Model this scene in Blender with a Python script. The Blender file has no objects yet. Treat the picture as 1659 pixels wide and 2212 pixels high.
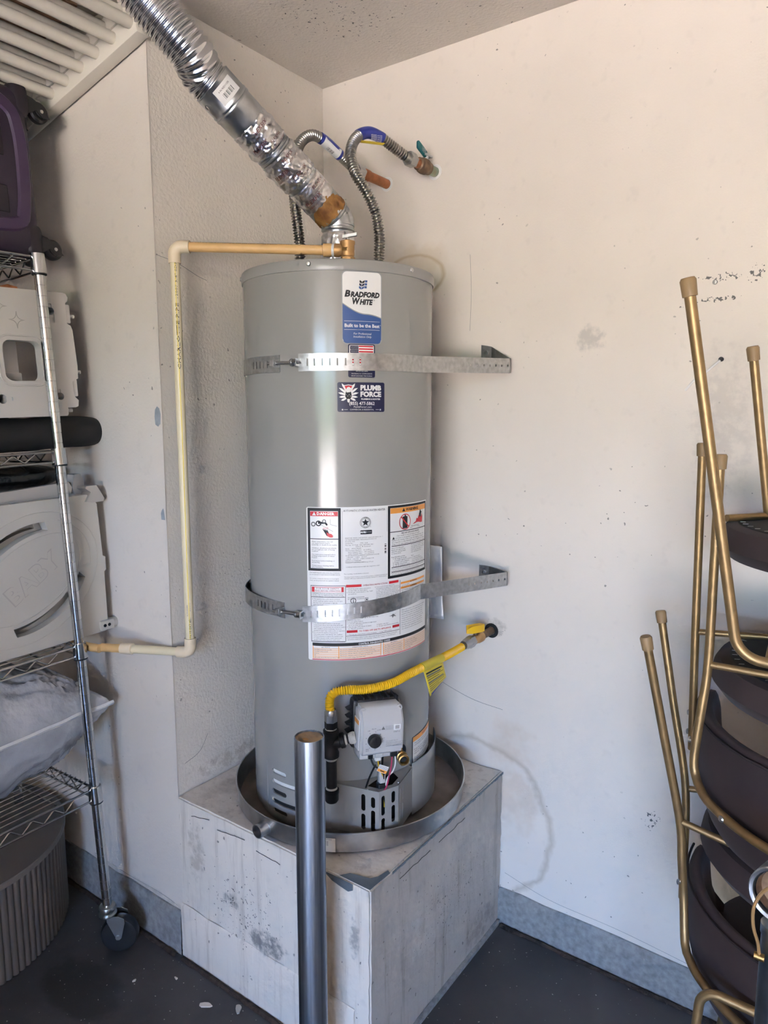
import bpy, bmesh, math, random
from mathutils import Vector, Matrix, noise
from mathutils.geometry import tessellate_polygon
random.seed(7)
D = bpy.data
C = bpy.context.scene.collection
SC = bpy.context.scene
V = Vector
PI = math.pi

# ------------------------------------------------------------------ camera
YAW, PITCH, FPX = math.radians(35.8), math.radians(8.0), 1530.0
CAM = V((1.4823, -1.7410, 1.48))
FH = V((-math.sin(YAW), math.cos(YAW), 0)); RT = V((math.cos(YAW), math.sin(YAW), 0)); ZU = V((0, 0, 1))
FW = FH * math.cos(PITCH) - ZU * math.sin(PITCH)
UP = FH * math.sin(PITCH) + ZU * math.cos(PITCH)
cd = D.cameras.new('camera'); cam = D.objects.new('camera', cd); C.objects.link(cam)
cd.sensor_fit = 'HORIZONTAL'; cd.sensor_width = 36.0; cd.lens = FPX / 1659 * 36.0
cd.clip_start = 0.02
m = Matrix((RT, UP, -FW)).transposed().to_4x4(); m.translation = CAM
cam.matrix_world = m
SC.camera = cam

# ------------------------------------------------------------------ light
w = D.worlds.new('sky'); SC.world = w; w.use_nodes = True
nt = w.node_tree; nt.nodes.clear()
sky = nt.nodes.new('ShaderNodeTexSky'); sky.sky_type = 'NISHITA'; sky.sun_disc = False
sky.sun_elevation = math.radians(52); sky.sun_rotation = math.radians(95); sky.air_density = 1.0; sky.dust_density = 0.0; sky.ozone_density = 3.0
bg = nt.nodes.new('ShaderNodeBackground'); bg.inputs[1].default_value = 0.62
wo = nt.nodes.new('ShaderNodeOutputWorld')
wb = nt.nodes.new('ShaderNodeMix'); wb.data_type = 'RGBA'; wb.blend_type = 'MULTIPLY'; wb.inputs[0].default_value = 1.0; wb.inputs[7].default_value = (0.86, 0.90, 1.15, 1)   # indoor white balance
nt.links.new(sky.outputs[0], wb.inputs[6]); nt.links.new(wb.outputs[2], bg.inputs[0]); nt.links.new(bg.outputs[0], wo.inputs[0])
sl = D.lights.new('sun', 'SUN'); sl.energy = 20.0; sl.angle = math.radians(0.6); sl.color = (1.0, 0.905, 0.785)
so = D.objects.new('sun', sl); C.objects.link(so)
sd = V((0.86, 0.16, 1.12)).normalized()
so.rotation_euler = sd.to_track_quat('Z', 'Y').to_euler(); so.location = (3, -10, 8)
DOOR = (1.45, 4.25, 2.2, -6.0)          # x0, x1, height, y of the open garage door behind the camera
pl = D.lights.new('door_daylight_portal', 'AREA'); pl.shape = 'RECTANGLE'
pl.size = DOOR[1] - DOOR[0]; pl.size_y = DOOR[2]; pl.cycles.is_portal = True
po = D.objects.new('door_daylight_portal', pl); C.objects.link(po)
po.location = ((DOOR[0] + DOOR[1]) / 2, DOOR[3] - 0.02, DOOR[2] / 2); po.rotation_euler = (math.radians(90), 0, 0)
vs = SC.view_settings
vs.view_transform = 'Standard'; vs.look = 'None'; vs.gamma = 1.0; vs.use_curve_mapping = False
vs.exposure = 3.25
SC.cycles.max_bounces = 5; SC.cycles.diffuse_bounces = 3; SC.cycles.glossy_bounces = 3; SC.cycles.transmission_bounces = 3
SC.cycles.caustics_reflective = False; SC.cycles.caustics_refractive = False; SC.cycles.sample_clamp_indirect = 6.0
SC.cycles.use_adaptive_sampling = True; SC.cycles.adaptive_threshold = 0.06; SC.cycles.adaptive_min_samples = 24

# ------------------------------------------------------------------ materials
MATS = {}
def M(name, col, rough=0.5, metal=0.0, var=0.0, vs_=6.0, bump=0.0, bs=150.0, spec=0.5, coat=0.0, col2=None, vdet=4.0, bdist=0.001,
      rvar=0.0, trans=0.0, alpha=1.0, sheen=0.0, stretch=None):
    m = D.materials.new(name); m.use_nodes = True
    t = m.node_tree; b = t.nodes['Principled BSDF']
    b.inputs['Roughness'].default_value = rough; b.inputs['Metallic'].default_value = metal
    b.inputs['Base Color'].default_value = (*col, 1); b.inputs['Specular IOR Level'].default_value = spec
    b.inputs['Coat Weight'].default_value = coat; b.inputs['Transmission Weight'].default_value = trans
    b.inputs['Alpha'].default_value = alpha
    if sheen: b.inputs['Sheen Weight'].default_value = sheen; b.inputs['Sheen Roughness'].default_value = 0.4
    tc = t.nodes.new('ShaderNodeTexCoord'); vec = tc.outputs['Object']
    if stretch:
        mp_ = t.nodes.new('ShaderNodeMapping'); mp_.inputs['Scale'].default_value = stretch; t.links.new(vec, mp_.inputs['Vector']); vec = mp_.outputs[0]
    if var or col2:
        n = t.nodes.new('ShaderNodeTexNoise'); n.inputs['Scale'].default_value = vs_; n.inputs['Detail'].default_value = vdet
        t.links.new(vec, n.inputs['Vector'])
        r = t.nodes.new('ShaderNodeValToRGB'); r.color_ramp.elements[0].position = 0.32; r.color_ramp.elements[1].position = 0.68
        if col2: a0, a1 = col, col2
        else: a0 = [c * (1 - var) for c in col]; a1 = [min(1, c * (1 + var)) for c in col]
        r.color_ramp.elements[0].color = (*a0, 1); r.color_ramp.elements[1].color = (*a1, 1)
        t.links.new(n.outputs['Fac'], r.inputs[0]); t.links.new(r.outputs[0], b.inputs['Base Color'])
        if rvar:
            mr = t.nodes.new('ShaderNodeMapRange'); mr.inputs['To Min'].default_value = rough - rvar; mr.inputs['To Max'].default_value = rough + rvar
            t.links.new(n.outputs['Fac'], mr.inputs['Value']); t.links.new(mr.outputs[0], b.inputs['Roughness'])
    if bump:
        n2 = t.nodes.new('ShaderNodeTexNoise'); n2.inputs['Scale'].default_value = bs; n2.inputs['Detail'].default_value = 3.0
        t.links.new(vec, n2.inputs['Vector'])
        bp = t.nodes.new('ShaderNodeBump'); bp.inputs['Strength'].default_value = bump; bp.inputs['Distance'].default_value = bdist
        t.links.new(n2.outputs['Fac'], bp.inputs['Height']); t.links.new(bp.outputs[0], b.inputs['Normal'])
    MATS[name] = m
    return m

def nd(t, kind, **kw):
    n = t.nodes.new(kind)
    for k, v in kw.items(): setattr(n, k, v)
    return n
def math_n(t, op, a, b=None, c=None, clamp=False):
    n = t.nodes.new('ShaderNodeMath'); n.operation = op; n.use_clamp = clamp
    for i, x in enumerate((a, b, c)):
        if x is None: continue
        if isinstance(x, (int, float)): n.inputs[i].default_value = x
        else: t.links.new(x, n.inputs[i])
    return n.outputs[0]
def mixc(t, fac, a, b):
    n = t.nodes.new('ShaderNodeMix'); n.data_type = 'RGBA'
    if isinstance(fac, (int, float)): n.inputs[0].default_value = fac
    else: t.links.new(fac, n.inputs[0])
    for i, x in ((6, a), (7, b)):
        if isinstance(x, tuple): n.inputs[i].default_value = (*x, 1)
        else: t.links.new(x, n.inputs[i])
    return n.outputs[2]
def noise_n(t, vec, scale, det=3.0, rough=0.5):
    n = t.nodes.new('ShaderNodeTexNoise'); n.inputs['Scale'].default_value = scale; n.inputs['Detail'].default_value = det; n.inputs['Roughness'].default_value = rough
    t.links.new(vec, n.inputs['Vector']); return n.outputs['Fac']
def ramp_n(t, fac, a, b):
    n = t.nodes.new('ShaderNodeMapRange'); n.interpolation_type = 'SMOOTHSTEP'
    t.links.new(fac, n.inputs['Value']); n.inputs['From Min'].default_value = a; n.inputs['From Max'].default_value = b
    return n.outputs[0]
def blob(t, xyz, c, s):
    # soft ellipsoid mask around c with half sizes s
    acc = None
    for k in range(3):
        if s[k] is None: continue
        d = math_n(t, 'DIVIDE', math_n(t, 'SUBTRACT', xyz[k], c[k]), s[k]); d2 = math_n(t, 'MULTIPLY', d, d)
        acc = d2 if acc is None else math_n(t, 'ADD', acc, d2)
    return math_n(t, 'SUBTRACT', 1.0, acc, clamp=True)

def wall_mat(name, base, bs, bstr, stains=(), specks=(), rings=(), streak=0.0):
    m = D.materials.new(name); m.use_nodes = True; t = m.node_tree; b = t.nodes['Principled BSDF']
    tc = nd(t, 'ShaderNodeTexCoord'); ob = tc.outputs['Object']
    sep = nd(t, 'ShaderNodeSeparateXYZ'); t.links.new(ob, sep.inputs[0]); xyz = [sep.outputs[k] for k in range(3)]
    big = noise_n(t, ob, 2.2, 3.0, 0.6)
    col = mixc(t, ramp_n(t, big, 0.35, 0.7), tuple(c * 0.94 for c in base), base)
    fine = noise_n(t, ob, 26.0, 2.0, 0.6)
    col = mixc(t, math_n(t, 'MULTIPLY', ramp_n(t, fine, 0.58, 0.75), 0.18), col, tuple(c * 0.72 for c in base))
    if streak:   # grime that ran down the face
        mp_ = nd(t, 'ShaderNodeMapping'); mp_.inputs['Scale'].default_value = (1, 1, 0.07); t.links.new(ob, mp_.inputs['Vector'])
        sk_ = noise_n(t, mp_.outputs[0], 42.0, 4.0, 0.65)
        col = mixc(t, math_n(t, 'MULTIPLY', ramp_n(t, sk_, 0.50, 0.72), streak), col, tuple(c * k_ for c, k_ in zip(base, (0.52, 0.47, 0.42))))
        col = mixc(t, math_n(t, 'MULTIPLY', ramp_n(t, sk_, 0.40, 0.28), streak), col, tuple(min(1, c * 1.12) for c in base))
    # scattered tiny dark specks
    sp = noise_n(t, ob, 75.0, 1.0)
    gate = ramp_n(t, big, 0.45, 0.6)
    col = mixc(t, math_n(t, 'MULTIPLY', math_n(t, 'MULTIPLY', ramp_n(t, sp, 0.735, 0.76), gate), 0.7), col, (0.08, 0.07, 0.06))
    _sn = {}
    def sn(k):
        k = 9.0 if k < 15 else 34.0
        if k not in _sn: _sn[k] = noise_n(t, ob, k, 3.0, 0.65)
        return _sn[k]
    for c, s, colr, amt, ns in stains:
        k = blob(t, xyz, c, s); n = sn(ns)
        f = math_n(t, 'MULTIPLY', ramp_n(t, math_n(t, 'MULTIPLY', n, math_n(t, 'POWER', k, 0.6)), 0.30, 0.55), amt)
        col = mixc(t, f, col, colr)
    if specks: nsp = noise_n(t, ob, 110.0, 2.0, 0.7)
    for c, s, thr in specks:
        k = blob(t, xyz, c, s); n = nsp
        f = ramp_n(t, math_n(t, 'MULTIPLY', n, math_n(t, 'POWER', k, 0.25)), thr, thr + 0.02)
        col = mixc(t, math_n(t, 'MULTIPLY', f, 0.85), col, (0.05, 0.05, 0.055))
    for c, s, wdt, colr, amt in rings:
        n = sn(9.0)
        acc = None
        for k in range(3):
            if s[k] is None: continue
            d = math_n(t, 'DIVIDE', math_n(t, 'SUBTRACT', xyz[k], c[k]), s[k]); d2 = math_n(t, 'MULTIPLY', d, d)
            acc = d2 if acc is None else math_n(t, 'ADD', acc, d2)
        rr = math_n(t, 'ADD', math_n(t, 'SQRT', acc), math_n(t, 'MULTIPLY', math_n(t, 'SUBTRACT', n, 0.5), 0.28))
        f = math_n(t, 'SUBTRACT', 1.0, math_n(t, 'DIVIDE', math_n(t, 'ABSOLUTE', math_n(t, 'SUBTRACT', rr, 1.0)), wdt), clamp=True)
        col = mixc(t, math_n(t, 'MULTIPLY', f, amt), col, colr)
    t.links.new(col, b.inputs['Base Color'])
    b.inputs['Roughness'].default_value = 0.62; b.inputs['Specular IOR Level'].default_value = 0.35
    h = noise_n(t, ob, bs, 2.0)
    bp = nd(t, 'ShaderNodeBump'); bp.inputs['Strength'].default_value = bstr; bp.inputs['Distance'].default_value = 0.002
    t.links.new(h, bp.inputs['Height']); t.links.new(bp.outputs[0], b.inputs['Normal'])
    MATS[name] = m; return m

CREAM = (0.80, 0.727, 0.65)
wall_mat('wall_right', CREAM, 220, 0.15,
         stains=[((0.30, 0, 1.9), (0.22, None, 0.10), (0.60, 0.47, 0.32), 0.35, 14), ((0.61, 0, 0.885), (0.05, None, 0.04), (0.30, 0.26, 0.22), 0.5, 40),
                 ((0.68, 0, 0.45), (0.12, None, 0.28), (0.60, 0.47, 0.36), 0.45, 7), ((1.16, 0, 1.45), (0.10, None, 0.26), (0.50, 0.45, 0.41), 0.35, 18),
                 ((0.85, 0, 1.66), (0.06, None, 0.05), (0.42, 0.40, 0.38), 0.55, 30)],
         specks=[((1.13, 0, 1.728), (0.075, None, 0.008), 0.50), ((1.14, 0, 1.775), (0.07, None, 0.012), 0.52), ((1.21, 0, 1.775), (0.03, None, 0.03), 0.53),
                 ((1.06, 0, 1.723), (0.008, None, 0.014), 0.5), ((1.06, 0, 0.46), (0.03, None, 0.05), 0.54), ((0.62, 0, 0.872), (0.035, None, 0.03), 0.60)],
         rings=[((0.56, 0, 0.30), (0.235, None, 0.24), 0.06, (0.44, 0.36, 0.27), 0.55), ((0.33, 0, 1.86), (0.10, None, 0.06), 0.10, (0.50, 0.36, 0.20), 0.6)])
wall_mat('wall_left', (0.82, 0.755, 0.67), 120, 0.85,
         stains=[((0, -0.45, 1.84), (None, 0.09, 0.02), (0.45, 0.4, 0.34), 0.25, 60), ((0, -0.3, 0.50), (None, 0.4, 0.05), (0.40, 0.33, 0.26), 0.5, 20)],
         specks=[((0, -0.4, 1.0), (None, 0.15, 0.2), 0.66)])
wall_mat('wall_front', (0.80, 0.73, 0.65), 170, 0.28, stains=[((-0.1, 0, 0.12), (0.5, None, 0.03), (0.45, 0.4, 0.34), 0.5, 30)])
wall_mat('ceiling_paint', (0.80, 0.735, 0.655), 130, 0.6, specks=[((0.3, -0.3, 0), (0.3, 0.3, None), 0.64)])
wall_mat('platform_paint', (0.80, 0.73, 0.645), 45, 0.8,
         stains=[((0.33, -0.63, 0.185), (0.10, None, 0.05), (0.13, 0.13, 0.13), 0.75, 30), ((0.20, -0.63, 0.245), (0.05, None, 0.035), (0.16, 0.15, 0.14), 0.7, 40), ((0.60, -0.63, 0.33), (0.022, None, 0.07), (0.16, 0.16, 0.16), 0.6, 45),
                 ((0.525, -0.63, 0.2), (0.035, None, 0.4), (0.55, 0.42, 0.26), 0.6, 9), ((0.07, -0.63, 0.33), (0.05, None, 0.12), (0.38, 0.32, 0.25), 0.5, 25),
                 ((0.3, -0.3, 0.4645), (0.5, 0.5, 0.03), (0.36, 0.31, 0.26), 0.7, 12), ((0.645, -0.2, 0.06), (0.03, 0.12, 0.06), (0.22, 0.19, 0.17), 0.6, 30)],
         specks=[((0.25, -0.63, 0.25), (0.25, None, 0.2), 0.63), ((0.45, -0.3, 0.4645), (0.4, 0.35, 0.02), 0.62)], streak=0.45)
wall_mat('platform_side_shaded', (0.47, 0.43, 0.385), 45, 0.9,
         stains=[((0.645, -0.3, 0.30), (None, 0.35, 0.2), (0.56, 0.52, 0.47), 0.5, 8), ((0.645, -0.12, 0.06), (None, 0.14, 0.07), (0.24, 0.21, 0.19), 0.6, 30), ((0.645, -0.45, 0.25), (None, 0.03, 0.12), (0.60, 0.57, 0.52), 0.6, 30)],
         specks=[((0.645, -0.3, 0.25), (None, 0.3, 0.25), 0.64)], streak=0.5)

def floor_mat():
    m = D.materials.new('garage_floor'); m.use_nodes = True; t = m.node_tree; b = t.nodes['Principled BSDF']
    tc = nd(t, 'ShaderNodeTexCoord'); ob = tc.outputs['Object']
    sep = nd(t, 'ShaderNodeSeparateXYZ'); t.links.new(ob, sep.inputs[0]); xyz = [sep.outputs[k] for k in range(3)]
    n = noise_n(t, ob, 3.0, 6.0, 0.6)
    col = mixc(t, ramp_n(t, n, 0.3, 0.7), (0.042, 0.040, 0.040), (0.078, 0.073, 0.070))
    n2 = noise_n(t, ob, 9.0, 5.0, 0.7)
    col = mixc(t, math_n(t, 'MULTIPLY', ramp_n(t, n2, 0.55, 0.8), 0.5), col, (0.115, 0.107, 0.10))
    st = blob(t, xyz, (-0.12, -0.86, 0), (0.20, 0.10, None))
    col = mixc(t, math_n(t, 'MULTIPLY', ramp_n(t, math_n(t, 'MULTIPLY', st, n2), 0.15, 0.35), 0.75), col, (0.018, 0.016, 0.015))
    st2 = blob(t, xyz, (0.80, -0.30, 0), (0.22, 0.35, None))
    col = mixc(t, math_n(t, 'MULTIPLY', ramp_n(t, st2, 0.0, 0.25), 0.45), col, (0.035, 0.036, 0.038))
    fl = noise_n(t, ob, 130.0, 1.0)
    col = mixc(t, math_n(t, 'MULTIPLY', ramp_n(t, fl, 0.745, 0.76), 0.85), col, (0.55, 0.52, 0.47))
    t.links.new(col, b.inputs['Base Color'])
    t.links.new(math_n(t, 'ADD', math_n(t, 'MULTIPLY', n2, 0.3), 0.32), b.inputs['Roughness'])
    bp = nd(t, 'ShaderNodeBump'); bp.inputs['Strength'].default_value = 0.15; bp.inputs['Distance'].default_value = 0.002
    t.links.new(noise_n(t, ob, 90.0, 4.0), bp.inputs['Height']); t.links.new(bp.outputs[0], b.inputs['Normal'])
    MATS['floor'] = m
floor_mat()

M('concrete', (0.27, 0.27, 0.265), 0.9, var=0.22, vs_=70, bump=0.6, bs=160, bdist=0.002, vdet=8)
M('joint', (0.045, 0.032, 0.024), 0.95, var=0.6, vs_=60, bump=0.8, bs=120, bdist=0.004)
M('driveway', (0.55, 0.50, 0.435), 0.9, var=0.1)
M('blocker_brown', (0.14, 0.09, 0.06), 0.6, var=0.1)
M('bare_board', (0.64, 0.53, 0.42), 0.85, var=0.12)
M('stucco_house', (0.55, 0.44, 0.32), 0.9, var=0.08)
M('grass', (0.08, 0.14, 0.04), 0.9, var=0.3)
M('tank_paint', (0.315, 0.310, 0.294), 0.15, spec=0.5, bump=0.02, bs=600)
M('tank_cap', (0.315, 0.31, 0.295), 0.3)
M('dark_in', (0.012, 0.012, 0.012), 0.8)
M('insulation', (0.75, 0.75, 0.73), 0.8)
M('galv', (0.52, 0.54, 0.55), 0.34, 1.0, var=0.22, vs_=22, bump=0.05, bs=60, rvar=0.1)
M('galv_strap', (0.50, 0.51, 0.51), 0.38, 1.0, var=0.15, vs_=90, rvar=0.08)
M('galv_post', (0.30, 0.33, 0.37), 0.36, 0.95, var=0.6, vs_=70, rvar=0.12, bump=0.1, bs=40, stretch=(1, 1, 0.025), vdet=5)
M('pan_metal', (0.53, 0.52, 0.50), 0.38, 1.0, var=0.28, vs_=14, rvar=0.12, bump=0.08, bs=50)
M('pan_floor', (0.23, 0.19, 0.155), 0.8, var=0.4, vs_=10)
M('foil', (0.74, 0.73, 0.73), 0.28, 1.0, var=0.08, vs_=30, bump=0.5, bs=45, bdist=0.003)
M('flex', (0.66, 0.67, 0.69), 0.2, 1.0, var=0.12, vs_=18, rvar=0.08)
M('hose_steel', (0.46, 0.44, 0.40), 0.3, 1.0)
M('nut_steel', (0.42, 0.42, 0.41), 0.35, 1.0)
M('copper', (0.46, 0.20, 0.10), 0.5, 1.0, var=0.3, vs_=30, rvar=0.1)
M('old_brass', (0.16, 0.11, 0.075), 0.6, 0.8, col2=(0.30, 0.20, 0.13), vs_=60)
M('verdigris', (0.32, 0.30, 0.20), 0.7, 0.5, col2=(0.30, 0.42, 0.33), vs_=70)
M('brass', (0.55, 0.36, 0.14), 0.3, 1.0)
M('brass_dull', (0.52, 0.31, 0.13), 0.5, 0.6, var=0.1, vs_=40)
M('rust', (0.17, 0.065, 0.018), 0.55, 0.2, col2=(0.44, 0.22, 0.06), vs_=38, bump=0.6, bs=60, bdist=0.003)
M('teal', (0.018, 0.13, 0.14), 0.4)
M('cpvc', (0.80, 0.70, 0.48), 0.4, var=0.05)
M('cpvc_old', (0.74, 0.47, 0.20), 0.42, var=0.08, vs_=14)
M('cpvc_fit', (0.82, 0.69, 0.50), 0.35)
M('yellow_stripe', (0.90, 0.68, 0.05), 0.5)
M('ink', (0.012, 0.012, 0.014), 0.6)
M('ink_red', (0.16, 0.03, 0.035), 0.6)
M('ink_soft', (0.16, 0.16, 0.16), 0.6)
M('label_white', (0.80, 0.80, 0.79), 0.3)
M('label_grey', (0.30, 0.31, 0.32), 0.35)
M('label_blue', (0.045, 0.105, 0.30), 0.3)
M('navy', (0.012, 0.014, 0.055), 0.35)
M('red', (0.62, 0.018, 0.03), 0.4)
M('maroon', (0.30, 0.02, 0.04), 0.4)
M('orange', (0.88, 0.36, 0.07), 0.4)
M('peach', (0.86, 0.72, 0.62), 0.4)
M('yellow', (0.86, 0.50, 0.015), 0.4)
M('yellow_tag', (0.66, 0.52, 0.04), 0.35)
M('blue_label', (0.035, 0.05, 0.30), 0.35)
M('iron', (0.028, 0.027, 0.027), 0.5, 0.6, var=0.3, vs_=40)
M('thread_dope', (0.55, 0.54, 0.5), 0.7, bump=0.8, bs=200, bdist=0.003)
M('black_plastic', (0.014, 0.014, 0.015), 0.42)
M('valve_grey', (0.50, 0.50, 0.50), 0.42)
M('clear_grey', (0.36, 0.36, 0.36), 0.3)
M('wire_red', (0.45, 0.03, 0.10), 0.45)
M('wire_white', (0.72, 0.72, 0.70), 0.45)
M('wire_yellow', (0.75, 0.48, 0.02), 0.45)
M('chrome', (0.60, 0.61, 0.60), 0.13, 1.0, var=0.06, vs_=8)
M('wire_chrome', (0.45, 0.44, 0.42), 0.25, 1.0)
M('zinc', (0.50, 0.51, 0.49), 0.3, 1.0, var=0.1, vs_=30)
M('rubber', (0.012, 0.012, 0.013), 0.4)
M('suitcase', (0.026, 0.017, 0.033), 0.45, bump=0.08, bs=400, var=0.15)
M('suitcase_rib', (0.062, 0.036, 0.080), 0.42, bump=0.08, bs=400)
M('suitcase_dark', (0.018, 0.013, 0.019), 0.5)
M('play_white', (0.66, 0.62, 0.57), 0.45)
M('play_grey', (0.56, 0.53, 0.47), 0.42)
M('play_grey2', (0.46, 0.43, 0.39), 0.45)
M('black_fabric', (0.010, 0.009, 0.009), 0.7)
M('black_bag', (0.006, 0.006, 0.006), 0.22, bump=0.5, bs=14, bdist=0.02)
M('bag_plastic', (0.42, 0.43, 0.45), 0.22, coat=0.8, var=0.2, vs_=9, bump=0.7, bs=32, bdist=0.008, vdet=6)
M('bag_seam', (0.68, 0.68, 0.67), 0.35)
M('drum', (0.115, 0.098, 0.082), 0.6)
M('drum_top', (0.15, 0.134, 0.118), 0.55)
M('rack_white', (0.76, 0.71, 0.61), 0.4)
M('carton', (0.36, 0.22, 0.14), 0.85, var=0.12)
M('paper', (0.74, 0.70, 0.64), 0.8)
M('gold', (0.34, 0.225, 0.105), 0.44, 0.75, var=0.10, vs_=60, bump=0.05, bs=500)
M('gold_cap', (0.30, 0.195, 0.095), 0.55)
M('velvet', (0.042, 0.027, 0.026), 0.9, sheen=0.04, var=0.1, vs_=12)
M('velvet_seam', (0.026, 0.017, 0.016), 0.9)
M('dust_cover', (0.010, 0.010, 0.011), 0.9)
M('staple', (0.5, 0.5, 0.5), 0.3, 1.0)
M('screw', (0.55, 0.55, 0.53), 0.3, 1.0)
M('cement', (0.27, 0.22, 0.16), 0.9, col2=(0.40, 0.26, 0.14), vs_=30, bump=0.6, bs=90, bdist=0.002)
M('patch_grey', (0.33, 0.36, 0.39), 0.8, var=0.15, vs_=40)
M('bead_grey', (0.20, 0.24, 0.27), 0.55, 0.5, bump=0.6, bs=220)
M('chip', (0.62, 0.57, 0.50), 0.8, var=0.2)
M('alu', (0.42, 0.46, 0.50), 0.35, 1.0, var=0.2, vs_=20)
M('papers', (0.62, 0.63, 0.66), 0.25, bump=0.4, bs=20, bdist=0.01, coat=0.4)
M('clear_anchor', (0.80, 0.78, 0.75), 0.3)
M('glove', (0.22, 0.25, 0.29), 0.6)

# ------------------------------------------------------------------ mesh helpers
def frame_of(d):
    d = d.normalized(); a = V((0, 0, 1)) if abs(d.z) < 0.9 else V((1, 0, 0))
    u = d.cross(a).normalized(); return u, d.cross(u).normalized(), d

class MB:
    def __init__(s): s.v = []; s.f = []
    def add(s, vs, fs):
        o = len(s.v); s.v += [V(p) for p in vs]; s.f += [tuple(i + o for i in f) for f in fs]; return s
    def box(s, lo, hi, mp=None):
        p = [V((x, y, z)) for z in (lo[2], hi[2]) for y in (lo[1], hi[1]) for x in (lo[0], hi[0])]
        if mp: p = [mp(q) for q in p]
        return s.add(p, [(0, 2, 3, 1), (4, 5, 7, 6), (0, 1, 5, 4), (2, 6, 7, 3), (0, 4, 6, 2), (1, 3, 7, 5)])
    def rbox(s, lo, hi, r=0.004, seg=2, mp=None):
        bm = bmesh.new(); bmesh.ops.create_cube(bm, size=1.0)
        for v in bm.verts: v.co = V([(lo[k] + hi[k]) / 2 + v.co[k] * (hi[k] - lo[k]) for k in range(3)])
        bmesh.ops.bevel(bm, geom=bm.edges[:] + bm.verts[:], offset=r, segments=seg, profile=0.5, affect='EDGES')
        return s.bm(bm, mp)
    def bm(s, bm, mp=None):
        bm.verts.index_update()
        s.add([mp(v.co.copy()) if mp else v.co.copy() for v in bm.verts], [[v.index for v in f.verts] for f in bm.faces]); bm.free(); return s
    def sweep(s, pts, rad, n=12, cap=True, closed=False):
        pts = [V(p) for p in pts]; N = len(pts)
        if not hasattr(rad, '__len__'): rad = [rad] * N
        tan = []
        for i in range(N):
            a = pts[(i - 1) % N] if closed else pts[max(i - 1, 0)]; b = pts[(i + 1) % N] if closed else pts[min(i + 1, N - 1)]
            tan.append((b - a).normalized())
        u = frame_of(tan[0])[0]; vs = []
        for i in range(N):
            u = (u - tan[i] * u.dot(tan[i])).normalized(); w = tan[i].cross(u)
            for k in range(n):
                th = 2 * PI * k / n; vs.append(pts[i] + (u * math.cos(th) + w * math.sin(th)) * rad[i])
        fs = []
        for i in range(N if closed else N - 1):
            j = (i + 1) % N
            for k in range(n): k2 = (k + 1) % n; fs.append((i * n + k, i * n + k2, j * n + k2, j * n + k))
        if cap and not closed: fs.append(tuple(reversed(range(n)))); fs.append(tuple((N - 1) * n + k for k in range(n)))
        return s.add(vs, fs)
    def cyl(s, a, b, r, n=16, r2=None): return s.sweep([a, b], [r, r if r2 is None else r2], n)
    def lathe(s, prof, o=(0, 0, 0), ax=(0, 0, 1), n=32, ref=None, cap=False):
        # prof: (radius, height along axis)
        o = V(o); d = V(ax).normalized(); u, w, _ = frame_of(d)
        if ref is not None: u = (V(ref) - d * V(ref).dot(d)).normalized(); w = d.cross(u)
        vs = []; L = len(prof)
        for r, h in prof:
            for k in range(n):
                th = 2 * PI * k / n; vs.append(o + d * h + (u * math.cos(th) + w * math.sin(th)) * r)
        fs = []
        for i in range(L - 1):
            for k in range(n): k2 = (k + 1) % n; fs.append((i * n + k, i * n + k2, (i + 1) * n + k2, (i + 1) * n + k))
        if cap: fs.append(tuple(reversed(range(n)))); fs.append(tuple((L - 1) * n + k for k in range(n)))
        return s.add(vs, fs)
    def hexnut(s, a, b, r): return s.sweep([a, b], r, 6)
    def prism(s, poly, f0, f1):
        # poly: list of 2D points; f0/f1 map (x,y) to the near and far 3D surface
        n = len(poly); tri = tessellate_polygon([[V((p[0], p[1], 0)) for p in poly]])
        vs = [f0(*p) for p in poly] + [f1(*p) for p in poly]
        fs = [tuple(t) for t in tri] + [tuple(i + n for i in reversed(t)) for t in tri] + [(i, (i + 1) % n, (i + 1) % n + n, i + n) for i in range(n)]
        return s.add(vs, fs)
    def flat(s, poly, f0):
        tri = tessellate_polygon([[V((p[0], p[1], 0)) for p in poly]])
        return s.add([f0(*p) for p in poly], [tuple(t) for t in tri])
    def grid(s, nu, nv, fn, closed_u=False):
        vs = [fn(i / (nu if closed_u else nu - 1), j / (nv - 1)) for j in range(nv) for i in range(nu)]
        fs = []
        for j in range(nv - 1):
            for i in range(nu if closed_u else nu - 1):
                i2 = (i + 1) % nu; fs.append((j * nu + i, j * nu + i2, (j + 1) * nu + i2, (j + 1) * nu + i))
        return s.add(vs, fs)
    def build(s, name, mat, parent=None, smooth=True, ang=38, kind=None, label=None, fixn=True):
        me = D.meshes.new(name)
        off = root_loc(parent) if parent else V((0, 0, 0))
        me.from_pydata([tuple(p - off) for p in s.v], [], s.f); me.update()
        if fixn:
            b = bmesh.new(); b.from_mesh(me); bmesh.ops.recalc_face_normals(b, faces=b.faces); b.to_mesh(me); b.free()
        if smooth:
            for p in me.polygons: p.use_smooth = True
            me.set_sharp_from_angle(angle=math.radians(ang))
        me.materials.append(MATS[mat])
        o = D.objects.new(name, me); C.objects.link(o)
        if parent: o.parent = parent
        if kind: o['kind'] = kind
        if label: o['label'] = label
        return o

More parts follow.
